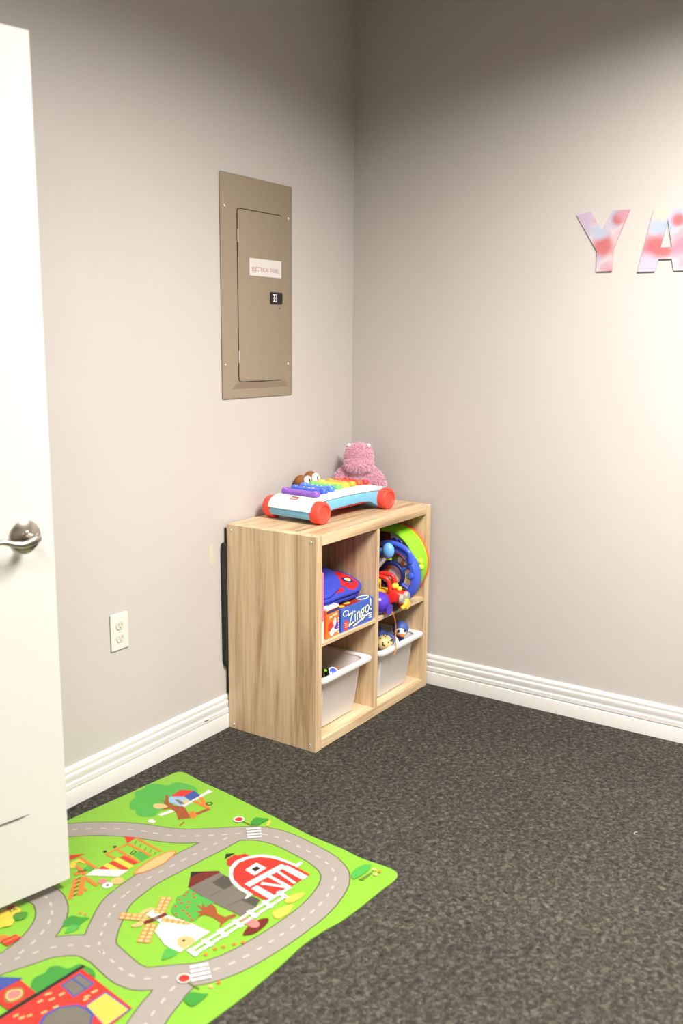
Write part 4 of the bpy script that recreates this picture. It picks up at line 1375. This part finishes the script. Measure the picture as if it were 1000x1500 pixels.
PRINTS = [
    ('printed_tree_house', [
        ('S', 'leaf', [(259, 81), (239, 59), (210, 46), (190, 21), (156, 22), (138, 13), (114, 22), (95, 64), (74, 63), (56, 79), (46, 122), (51, 150), (70, 172), (124, 175), (151, 171), (201, 177), (220, 173), (248, 184), (273, 158), (275, 134), (262, 113), (267, 99)]),
        ('P', 'white', [(237, 184), (192, 192), (189, 209), (235, 199)]),
        ('P', 'white', [(278, 188), (264, 191), (264, 213), (276, 215), (282, 196)]),
        ('P', 'bark', [(172, 104), (168, 137), (141, 108), (136, 113), (166, 153), (167, 180), (152, 207), (174, 253), (149, 264), (111, 269), (112, 282), (154, 277), (187, 273), (217, 255), (194, 221), (186, 185), (212, 172), (186, 167), (174, 140)]),
        ('S', 'tan', [(204, 127), (186, 140), (184, 170), (205, 163), (216, 146)]),
        ('P', 'white', [(154, 209), (53, 201), (30, 204), (30, 180), (49, 187), (152, 198)]),
        ('P', 'sky', [(151, 135), (136, 126), (110, 159), (117, 193), (160, 198), (162, 150)]),
        ('P', 'red', [(137, 127), (89, 116), (63, 151), (110, 159)]),
        ('P', 'blue', [(110, 159), (64, 152), (73, 192), (115, 195)]),
        ('P', 'slate', [(142, 152), (135, 161), (138, 196), (151, 188)]),
        ('P', 'tan', [(132, 175), (120, 180), (123, 195), (140, 198)]),
        ('L', 'orange', 12, [(109, 202), (111, 273)]),
        ('L', 'orange', 12, [(81, 202), (109, 258)]),
        ('P', 'orange', [(166, 245), (151, 249), (161, 277), (184, 286), (183, 268)]),
        ('D', 'ink', 11, [(91, 252)]),
        ('D', 'grass', 7, [(91, 252)]),
        ('L', 'bark', 5, [(238, 285), (213, 277)]),
    ]),
    ('printed_playground', [
        ('P', 'red', [(376, 207), (361, 241), (397, 247)]),
        ('L', 'orange', 8, [(361, 241), (362, 352)]),
        ('L', 'orange', 8, [(395, 249), (394, 349)]),
        ('L', 'orange', 8, [(434, 243), (436, 351)]),
        ('L', 'orange', 7, [(468, 247), (466, 307)]),
        ('L', 'orange', 6, [(468, 247), (395, 249)]),
        ('L', 'olive', 3, [(372, 256), (385, 266)]),
        ('L', 'olive', 3, [(373, 280), (387, 289)]),
        ('L', 'olive', 3, [(374, 303), (388, 312)]),
        ('L', 'olive', 3, [(374, 324), (387, 332)]),
        ('L', 'olive', 3, [(373, 344), (385, 350)]),
        ('P', 'leaf', [(422, 306), (398, 306), (401, 350), (429, 350)]),
        ('L', 'olive', 2, [(422, 315), (398, 314)]),
        ('L', 'olive', 2, [(424, 328), (401, 328)]),
        ('L', 'olive', 2, [(425, 340), (402, 341)]),
        ('L', 'ink', 3, [(423, 295), (407, 291), (408, 301), (424, 304), (423, 295)]),
        ('L', 'yellow', 16, [(467, 287), (465, 354)]),
        ('L', 'yellow', 16, [(502, 288), (499, 334)]),
        ('L', 'red', 13, [(448, 290), (446, 348)]),
        ('L', 'red', 13, [(484, 290), (481, 353)]),
        ('L', 'red', 14, [(518, 290), (515, 316)]),
        ('P', 'white', [(568, 292), (533, 287), (478, 359), (515, 363)]),
        ('S', 'orange', [(481, 381), (458, 370), (409, 362), (356, 365), (334, 381), (348, 393), (399, 406), (450, 402), (477, 389)]),
        ('S', 'tan', [(476, 382), (457, 375), (411, 367), (359, 369), (340, 381), (350, 389), (398, 402), (448, 398), (473, 387)]),
        ('P', 'red', [(544, 172), (504, 203), (554, 198)]),
        ('L', 'yellow', 16, [(569, 236), (551, 216), (533, 218), (529, 241)]),
        ('L', 'orange', 9, [(526, 208), (529, 287)]),
        ('P', 'leaf', [(552, 261), (535, 257), (535, 285), (552, 283)]),
        ('L', 'orange', 10, [(555, 234), (567, 288)]),
        ('L', 'orange', 12, [(584, 268), (556, 274)]),
        ('L', 'ink', 3, [(574, 266), (563, 261)]),
        ('L', 'ink', 3, [(570, 270), (559, 265)]),
        ('L', 'ink', 3, [(565, 273), (554, 268)]),
        ('L', 'ink', 3, [(561, 276), (550, 272)]),
        ('L', 'orange', 12, [(592, 286), (657, 353)]),
        ('L', 'orange', 14, [(575, 292), (630, 356)]),
        ('L', 'ink', 3, [(646, 346), (631, 346)]),
        ('L', 'ink', 3, [(634, 332), (619, 333)]),
        ('L', 'ink', 3, [(622, 319), (607, 319)]),
        ('L', 'ink', 3, [(609, 305), (594, 305)]),
        ('L', 'ink', 3, [(597, 291), (582, 291)]),
        ('L', 'orange', 10, [(574, 298), (577, 355)]),
        ('L', 'orange', 8, [(607, 328), (607, 353)]),
        ('D', 'white', 14, [(558, 374)]),
        ('D', 'ink', 4, [(558, 374)]),
        ('D', 'tan', 16, [(529, 377)]),
        ('D', 'pink', 12, [(556, 350)]),
        ('D', 'ink', 5, [(430, 235), (463, 235)]),
    ]),
    ('printed_bush', [
        ('S', 'leafdark', [(724, 422), (708, 413), (693, 417), (685, 435), (671, 454), (685, 457), (709, 461), (717, 447), (732, 437)]),
        ('S', 'leaf', [(746, 460), (723, 445), (711, 453), (710, 470), (734, 469)]),
        ('D', 'orange', 4, [(670, 436), (674, 421)]),
    ]),
    ('printed_stone_building', [
        ('P', 'slate', [(430, 545), (330, 547), (330, 588), (351, 625), (356, 675), (354, 700), (350, 724), (380, 733), (428, 734), (429, 705), (435, 636), (432, 589)]),
        ('P', 'maroon', [(377, 493), (327, 545), (328, 553), (432, 543)]),
        ('P', 'ink', [(377, 493), (358, 515), (396, 511)]),
        ('P', 'slatedark', [(376, 572), (334, 570), (329, 590), (348, 622), (378, 620)]),
        ('P', 'slatedark', [(382, 684), (350, 696), (349, 719), (378, 735)]),
        ('L', 'slatedark', 2, [(423, 612), (383, 615)]),
        ('L', 'slatedark', 2, [(426, 678), (374, 686)]),
    ]),
    ('printed_apple_tree', [
        ('S', 'leaf', [(519, 580), (503, 569), (493, 568), (479, 552), (462, 554), (438, 549), (433, 561), (434, 599), (433, 633), (435, 642), (463, 641), (491, 651), (512, 661), (535, 645), (534, 623), (530, 597)]),
        ('P', 'bark', [(467, 607), (465, 632), (450, 618), (460, 638), (440, 640), (443, 658), (459, 682), (456, 706), (432, 714), (434, 724), (457, 720), (476, 721), (495, 728), (478, 713), (476, 680), (483, 660), (503, 654), (485, 651), (490, 633), (475, 644)]),
        ('D', 'red', 4, [(460, 561), (440, 573), (481, 566), (487, 581), (473, 591), (506, 580), (488, 604), (506, 608), (506, 624), (526, 605), (531, 632), (510, 636), (516, 653), (450, 587), (446, 556)]),
    ]),
    ('printed_barn', [
        ('P', 'red', [(272, 521), (242, 520), (242, 528), (222, 538), (219, 554), (255, 563), (291, 558), (290, 539)]),
        ('P', 'ink', [(276, 515), (256, 499), (237, 516)]),
        ('P', 'white', [(372, 689), (353, 679), (353, 650), (342, 609), (325, 582), (299, 557), (267, 545), (237, 549), (209, 564), (190, 583), (177, 611), (172, 647), (170, 681), (152, 681), (154, 692), (177, 694), (217, 681), (309, 690), (342, 690), (366, 692)]),
        ('P', 'red', [(313, 585), (293, 568), (263, 558), (232, 565), (207, 582), (191, 609), (182, 645), (179, 686), (182, 743), (199, 743), (240, 741), (287, 746), (310, 741), (342, 734), (344, 693), (339, 640), (329, 605)]),
        ('P', 'white', [(279, 596), (233, 593), (234, 633), (281, 634)]),
        ('P', 'ink', [(264, 606), (245, 607), (247, 622), (267, 623)]),
        ('L', 'white', 20, [(326, 651), (194, 660)]),
        ('L', 'white', 20, [(319, 670), (322, 739)]),
        ('L', 'white', 22, [(200, 665), (203, 745)]),
        ('L', 'white', 11, [(295, 672), (262, 742)]),
        ('L', 'white', 11, [(258, 665), (260, 741)]),
        ('L', 'white', 9, [(227, 666), (238, 740)]),
        ('L', 'white', 10, [(322, 739), (258, 743)]),
    ]),
    ('printed_haystack', [
        ('S', 'hay', [(310, 771), (280, 770), (253, 787), (283, 795), (314, 787)]),
        ('S', 'hay', [(373, 788), (356, 781), (332, 788), (311, 798), (345, 815), (378, 809)]),
    ]),
    ('printed_mud_patch', [
        ('S', 'maroon', [(476, 788), (445, 776), (407, 778), (392, 792), (414, 805), (453, 808), (474, 797)]),
        ('S', 'pink', [(438, 746), (421, 752), (417, 781), (429, 796), (442, 789), (444, 767)]),
    ]),
    ('printed_windmill', [
        ('S', 'leaf', [(659, 716), (657, 708), (630, 691), (620, 701), (619, 721), (639, 724)]),
        ('S', 'tan', [(583, 535), (563, 533), (546, 539), (549, 556), (569, 544), (583, 547)]),
        ('S', 'tan', [(626, 557), (612, 561), (598, 562), (595, 569), (608, 578), (625, 570)]),
        ('P', 'white', [(604, 619), (573, 602), (576, 549), (553, 548), (552, 561), (541, 597), (527, 662), (520, 722), (563, 723), (605, 726), (617, 725), (622, 690), (621, 674)]),
        ('S', 'tan', [(597, 691), (585, 683), (571, 687), (563, 702), (566, 721), (584, 723), (603, 724), (603, 706)]),
        ('D', 'ink', 4, [(583, 699)]),
        ('P', 'orange', [(502, 520), (485, 544), (543, 581), (561, 563)]),
        ('P', 'orange', [(572, 560), (609, 496), (629, 513), (593, 571)]),
        ('P', 'orange', [(597, 579), (582, 600), (640, 645), (658, 618)]),
        ('P', 'orange', [(556, 589), (526, 658), (536, 664), (570, 602)]),
        ('P', 'straw', [(502, 523), (496, 532), (505, 538), (511, 529)]),
        ('P', 'straw', [(514, 532), (508, 540), (517, 546), (523, 538)]),
        ('P', 'straw', [(526, 540), (520, 548), (529, 554), (535, 547)]),
        ('P', 'straw', [(538, 549), (532, 556), (540, 562), (547, 555)]),
        ('P', 'straw', [(550, 557), (543, 564), (552, 570), (558, 563)]),
        ('P', 'straw', [(494, 535), (488, 543), (496, 549), (502, 541)]),
        ('P', 'straw', [(506, 543), (500, 551), (508, 557), (514, 549)]),
        ('P', 'straw', [(518, 551), (511, 559), (520, 564), (526, 557)]),
        ('P', 'straw', [(529, 559), (523, 566), (531, 572), (538, 565)]),
        ('P', 'straw', [(541, 567), (535, 574), (543, 579), (549, 572)]),
        ('P', 'straw', [(575, 559), (580, 550), (587, 554), (582, 563)]),
        ('P', 'straw', [(585, 565), (590, 556), (598, 560), (593, 569)]),
        ('P', 'straw', [(582, 546), (587, 537), (595, 542), (590, 551)]),
        ('P', 'straw', [(592, 553), (598, 544), (605, 549), (600, 557)]),
        ('P', 'straw', [(589, 534), (594, 524), (602, 530), (597, 539)]),
        ('P', 'straw', [(600, 541), (605, 532), (612, 537), (607, 546)]),
        ('P', 'straw', [(596, 521), (602, 512), (609, 518), (604, 526)]),
        ('P', 'straw', [(607, 529), (612, 520), (620, 526), (614, 534)]),
        ('P', 'straw', [(604, 508), (609, 499), (616, 505), (611, 514)]),
        ('P', 'straw', [(614, 516), (619, 508), (627, 514), (622, 522)]),
        ('P', 'straw', [(598, 582), (592, 589), (601, 595), (607, 588)]),
        ('P', 'straw', [(610, 590), (604, 598), (613, 604), (619, 596)]),
        ('P', 'straw', [(622, 598), (617, 606), (625, 612), (631, 604)]),
        ('P', 'straw', [(635, 606), (629, 615), (637, 621), (643, 611)]),
        ('P', 'straw', [(647, 614), (640, 623), (649, 629), (655, 619)]),
        ('P', 'straw', [(590, 592), (585, 600), (593, 606), (599, 599)]),
        ('P', 'straw', [(602, 601), (597, 609), (605, 616), (611, 607)]),
        ('P', 'straw', [(614, 610), (608, 618), (617, 625), (623, 616)]),
        ('P', 'straw', [(626, 618), (620, 627), (628, 633), (635, 624)]),
        ('P', 'straw', [(638, 627), (632, 636), (640, 642), (646, 633)]),
        ('P', 'straw', [(556, 592), (552, 602), (557, 606), (561, 597)]),
        ('P', 'straw', [(563, 598), (559, 608), (563, 612), (568, 603)]),
        ('P', 'straw', [(550, 606), (546, 616), (550, 619), (555, 610)]),
        ('P', 'straw', [(557, 611), (552, 621), (557, 624), (562, 615)]),
        ('P', 'straw', [(544, 619), (539, 629), (544, 633), (548, 623)]),
        ('P', 'straw', [(550, 624), (546, 634), (550, 637), (555, 628)]),
        ('P', 'straw', [(538, 633), (533, 643), (537, 646), (542, 636)]),
        ('P', 'straw', [(544, 637), (539, 647), (543, 650), (548, 641)]),
        ('P', 'straw', [(532, 647), (527, 656), (531, 659), (536, 649)]),
        ('P', 'straw', [(537, 650), (533, 660), (536, 662), (541, 653)]),
        ('L', 'maroon', 13, [(600, 575), (541, 587)]),
        ('D', 'slate', 6, [(569, 582)]),
    ]),
    ('printed_fence', [
        ('L', 'white', 9, [(596, 739), (294, 741)]),
        ('L', 'white', 9, [(599, 756), (299, 760)]),
        ('L', 'white', 13, [(597, 731), (599, 764)]),
        ('L', 'white', 13, [(551, 731), (553, 765)]),
        ('L', 'white', 13, [(503, 731), (506, 766)]),
        ('L', 'white', 13, [(453, 731), (457, 767)]),
        ('L', 'white', 13, [(402, 731), (406, 767)]),
        ('L', 'white', 13, [(349, 731), (354, 768)]),
        ('L', 'white', 13, [(294, 731), (300, 769)]),
    ]),
    ('printed_flower', [
        ('D', 'orange', 5, [(584, 776)]),
    ]),
    ('printed_flower', [
        ('D', 'orange', 5, [(556, 778)]),
    ]),
    ('printed_flower', [
        ('D', 'orange', 5, [(538, 787)]),
    ]),
    ('printed_flower', [
        ('D', 'orange', 5, [(515, 799)]),
    ]),
    ('printed_flower', [
        ('D', 'orange', 5, [(497, 811)]),
    ]),
    ('printed_flower', [
        ('D', 'orange', 5, [(631, 870)]),
    ]),
    ('printed_flower', [
        ('D', 'tan', 5, [(651, 866)]),
    ]),
    ('printed_crossing', [
        ('P', 'white', [(124, 444), (92, 472), (99, 480), (131, 452)]),
        ('P', 'white', [(134, 455), (102, 483), (109, 492), (141, 464)]),
        ('P', 'white', [(144, 467), (112, 495), (119, 503), (151, 475)]),
        ('P', 'white', [(153, 478), (122, 506), (129, 514), (160, 486)]),
    ]),
    ('printed_crossing', [
        ('P', 'white', [(635, 778), (600, 801), (606, 810), (642, 787)]),
        ('P', 'white', [(644, 790), (608, 813), (614, 822), (651, 799)]),
        ('P', 'white', [(653, 802), (616, 825), (622, 834), (659, 811)]),
        ('P', 'white', [(662, 814), (624, 838), (630, 846), (668, 823)]),
    ]),
    ('printed_stop_sign', [
        ('L', 'olive', 4, [(101, 402), (101, 448)]),
        ('D', 'white', 17, [(101, 391)]),
        ('D', 'red', 11.5, [(101, 391)]),
    ]),
    ('printed_stop_sign', [
        ('L', 'olive', 4, [(674, 819), (672, 853)]),
        ('D', 'white', 16, [(671, 801)]),
        ('D', 'red', 12.5, [(671, 801)]),
    ]),
    ('printed_bush', [
        ('S', 'leafdark', [(713, 850), (691, 847), (678, 869), (670, 879), (696, 884), (718, 882), (720, 862)]),
    ]),
    ('printed_bush', [
        ('S', 'leafdark', [(87, 429), (62, 422), (50, 442), (42, 457), (71, 458), (89, 458), (96, 443)]),
        ('L', 'hay', 8, [(75, 482), (47, 466)]),
    ]),
    ('printed_bush', [
        ('S', 'leaf', [(111, 826), (80, 819), (52, 825), (42, 840), (77, 850), (124, 846)]),
        ('P', 'olive', [(118, 856), (62, 861), (72, 866), (115, 867)]),
        ('D', 'orange', 5, [(53, 876)]),
        ('D', 'straw', 6, [(54, 860), (71, 876)]),
    ]),
    ('printed_school_bush', [
        ('S', 'leafdark', [(901, 564), (883, 547), (858, 550), (841, 542), (825, 553), (818, 577), (794, 582), (787, 595), (784, 625), (796, 647), (806, 623), (909, 594)]),
    ]),
    ('printed_school', [
        ('P', 'red', [(1039, 601), (797, 601), (804, 789), (871, 797), (918, 800), (1058, 633)]),
        ('P', 'blue', [(860, 612), (809, 610), (809, 665), (864, 668)]),
        ('P', 'slate', [(857, 616), (813, 615), (813, 661), (860, 664)]),
        ('L', 'blue', 4, [(830, 615), (831, 663)]),
        ('P', 'blue', [(864, 706), (808, 704), (809, 790), (875, 792)]),
        ('P', 'hay', [(862, 710), (812, 708), (812, 787), (873, 789)]),
        ('P', 'blue', [(969, 687), (937, 665), (902, 667), (872, 691), (866, 714), (867, 741), (903, 779), (974, 694)]),
        ('P', 'slate', [(965, 692), (934, 671), (902, 673), (876, 694), (871, 715), (872, 739), (905, 776), (969, 700)]),
        ('L', 'tan', 6, [(900, 613), (886, 618)]),
        ('L', 'tan', 6, [(923, 621), (912, 624)]),
        ('L', 'tan', 6, [(904, 634), (892, 638)]),
        ('L', 'tan', 6, [(881, 638), (868, 639)]),
        ('L', 'tan', 6, [(911, 661), (900, 664)]),
        ('L', 'tan', 6, [(937, 656), (925, 660)]),
        ('L', 'tan', 6, [(961, 642), (951, 645)]),
        ('L', 'tan', 6, [(976, 635), (964, 638)]),
        ('L', 'tan', 6, [(980, 621), (969, 623)]),
        ('L', 'tan', 6, [(831, 684), (817, 687)]),
        ('L', 'tan', 6, [(850, 684), (838, 689)]),
        ('L', 'tan', 6, [(857, 691), (846, 694)]),
        ('L', 'ink', 10, [(1040, 602), (788, 597)]),
    ]),
    ('printed_school_tower', [
        ('P', 'red', [(969, 527), (907, 530), (908, 592), (976, 594), (977, 540)]),
        ('P', 'blue', [(943, 470), (900, 527), (909, 529), (975, 526)]),
        ('S', 'olive', [(960, 553), (945, 538), (929, 544), (919, 557), (925, 572), (939, 584), (958, 580), (965, 567)]),
        ('S', 'tan', [(957, 554), (945, 542), (931, 548), (923, 559), (927, 571), (939, 580), (956, 576), (960, 565)]),
        ('S', 'pink', [(954, 556), (945, 547), (933, 552), (927, 561), (930, 568), (939, 575), (952, 571), (956, 563)]),
    ]),
    ('printed_market_stall', [
        ('P', 'yellow', [(810, 259), (762, 268), (762, 301), (812, 339), (846, 321)]),
        ('P', 'red', [(783, 263), (763, 266), (764, 279), (785, 278)]),
        ('L', 'olive', 4, [(782, 280), (772, 281), (774, 290), (784, 291), (782, 280)]),
        ('L', 'olive', 4, [(772, 281), (768, 293)]),
        ('S', 'leafdark', [(792, 311), (780, 303), (769, 308), (759, 319), (763, 330), (776, 338), (788, 335), (796, 324)]),
        ('L', 'olive', 4, [(793, 321), (777, 304)]),
        ('L', 'olive', 4, [(787, 326), (772, 310)]),
        ('L', 'olive', 4, [(782, 330), (767, 316)]),
        ('P', 'orange', [(856, 350), (841, 360), (839, 391), (871, 374)]),
        ('P', 'red', [(860, 372), (824, 378), (822, 399), (861, 402), (863, 384)]),
        ('L', 'orange', 5, [(861, 385), (823, 389)]),
    ]),
]
COLS = {'grass': (146, 208, 56), 'road': (176, 166, 156), 'edge': (96, 92, 62), 'dash': (214, 206, 192), 'leaf': (84, 186, 70), 'leafdark': (62, 158, 54), 'white': (244, 238, 230),
        'bark': (170, 84, 40), 'tan': (244, 196, 126), 'sky': (164, 200, 232), 'red': (232, 52, 40), 'blue': (66, 84, 170), 'slate': (124, 116, 104), 'slatedark': (84, 80, 70),
        'orange': (244, 134, 54), 'ink': (34, 28, 26), 'olive': (112, 140, 52), 'yellow': (248, 220, 76), 'maroon': (118, 34, 22), 'hay': (250, 206, 84), 'pink': (240, 136, 130), 'straw': (255, 206, 136)}
def ink(c):
    return mat('mat_print_' + c, tuple(v * 0.76 for v in COLS[c]), rough=0.5, noise=0.02, nscale=25, spec=0.35)
MH = 0.0030
playmat = thing('play_mat', 'lime green road and farm printed play mat lying on the carpet', 'play mat', tuple(MAT_O), math.atan2(MAT_A.y, MAT_A.x))
# local x runs along the long edge (u), local y = -v  (u x y right-handed, z up)
def uvp(u, v, z):
    return (u / 1000.0, v / 1000.0, z)
out_pts = [(u, v) for u, v in MAT_OUTLINE if u < 740]
out_pts = spline(out_pts, False, 3) + [(1340, 941), (1368, 933), (1380, 905), (1380, 45), (1370, 20), (1342, 9)]
def sheet(bm, pts, z0, z1):
    tris = tessellate_polygon([[Vector((a, b, 0)) for a, b in pts]])
    lo_ = [bm.verts.new(uvp(a, b, z0)) for a, b in pts]
    hi_ = [bm.verts.new(uvp(a, b, z1)) for a, b in pts]
    for t in tris:
        bm.faces.new([hi_[i] for i in t])
        bm.faces.new([lo_[i] for i in reversed(t)])
    n = len(pts)
    for i in range(n):
        j = (i + 1) % n
        bm.faces.new((lo_[i], lo_[j], hi_[j], hi_[i]))
bm = bmesh.new()
sheet(bm, out_pts, 0.0006, MH)
obj('mat_sheet', bm, ink('grass'), playmat)

def flat(bm, pts, z, mi):
    tris = tessellate_polygon([[Vector((a, b, 0)) for a, b in pts]])
    vs_ = [bm.verts.new(uvp(a, b, z)) for a, b in pts]
    for t in tris:
        try:
            f = bm.faces.new([vs_[i] for i in t])
            f.material_index = mi
        except ValueError:
            pass
def strip(bm, line, w, z, mi):
    n = len(line)
    L_, R_ = [], []
    for i in range(n):
        a, b = line[max(i - 1, 0)], line[min(i + 1, n - 1)]
        tx, ty = b[0] - a[0], b[1] - a[1]
        l = math.hypot(tx, ty) or 1
        nx, ny = -ty / l * w / 2, tx / l * w / 2
        L_.append(bm.verts.new(uvp(line[i][0] + nx, line[i][1] + ny, z)))
        R_.append(bm.verts.new(uvp(line[i][0] - nx, line[i][1] - ny, z)))
    for i in range(n - 1):
        f = bm.faces.new((L_[i], L_[i + 1], R_[i + 1], R_[i]))
        f.material_index = mi
LAY = 0.00009
ROAD_W = 74
roads = [list(r) for r in ROADS]
roads[0] = [(roads[0][0][0] + 620, roads[0][0][1] + 40), (roads[0][0][0] + 280, roads[0][0][1] + 20)] + roads[0]
u_, v_ = roads[1][-1]
roads[1] = roads[1] + [(u_ + 160, v_ + 10), (1375, v_ + 30)]
roads.insert(0, roads[0][-6:])
roads[1] = roads[1][:-5]
roads = [spline(r, False, 6) for r in roads]
bm = bmesh.new()
for i, r in enumerate(roads):
    strip(bm, r, ROAD_W + 6, MH + LAY * (1 + 0.2 * i), 0)
obj('printed_road_edge', bm, ink('edge'), playmat)
bm = bmesh.new()
for i, r in enumerate(roads):
    strip(bm, r, ROAD_W, MH + LAY * (2.2 + 0.2 * i), 0)
obj('printed_road', bm, ink('road'), playmat)
for r in roads:
    acc, seg = 0.0, []
    on = True
    for a, b in zip(r[:-1], r[1:]):
        d = math.hypot(b[0] - a[0], b[1] - a[1])
        k = max(1, int(d / 4))
        for s in range(k):
            t0 = s / k
            p = (a[0] + (b[0] - a[0]) * t0, a[1] + (b[1] - a[1]) * t0)
            acc += d / k
            if on:
                seg.append(p)
            if acc > (18 if on else 16):
                if on and len(seg) > 1:
                    bm = bmesh.new()
                    strip(bm, seg, 5.5, MH + LAY * 3.4, 0)
                    obj('printed_road_dash', bm, ink('dash'), playmat)
                seg = []
                on = not on
                acc = 0

lay = 4.2
for name, items in PRINTS:
    used = []
    bm = bmesh.new()
    for it in items:
        c = it[1]
        if c not in used:
            used.append(c)
        mi = used.index(c)
        z = MH + LAY * lay
        if it[0] == 'P':
            flat(bm, it[2], z, mi)
        elif it[0] == 'S':
            flat(bm, spline(it[2], True, 4), z, mi)
        elif it[0] == 'L':
            strip(bm, it[3], it[2], z, mi)
        elif it[0] == 'D':
            for (a, b) in it[3]:
                flat(bm, [(a + it[2] * math.cos(2 * math.pi * k / 20), b + it[2] * math.sin(2 * math.pi * k / 20)) for k in range(20)], z, mi)
        if c != 'straw':
            lay += 0.17
    obj(name, bm, [ink(c) for c in used], playmat)

# a fleck of lint on the carpet
bm = bmesh.new()
tube(bm, [(-0.744, -1.476, 0.0024), (-0.735, -1.473, 0.004), (-0.727, -1.478, 0.0024)], 0.0024, 6)
tag(obj('lint_fleck', bm, mat('pale_lint', (130, 123, 112), 0.9), smooth=60), 'tiny pale fleck of lint on the open carpet', 'lint')
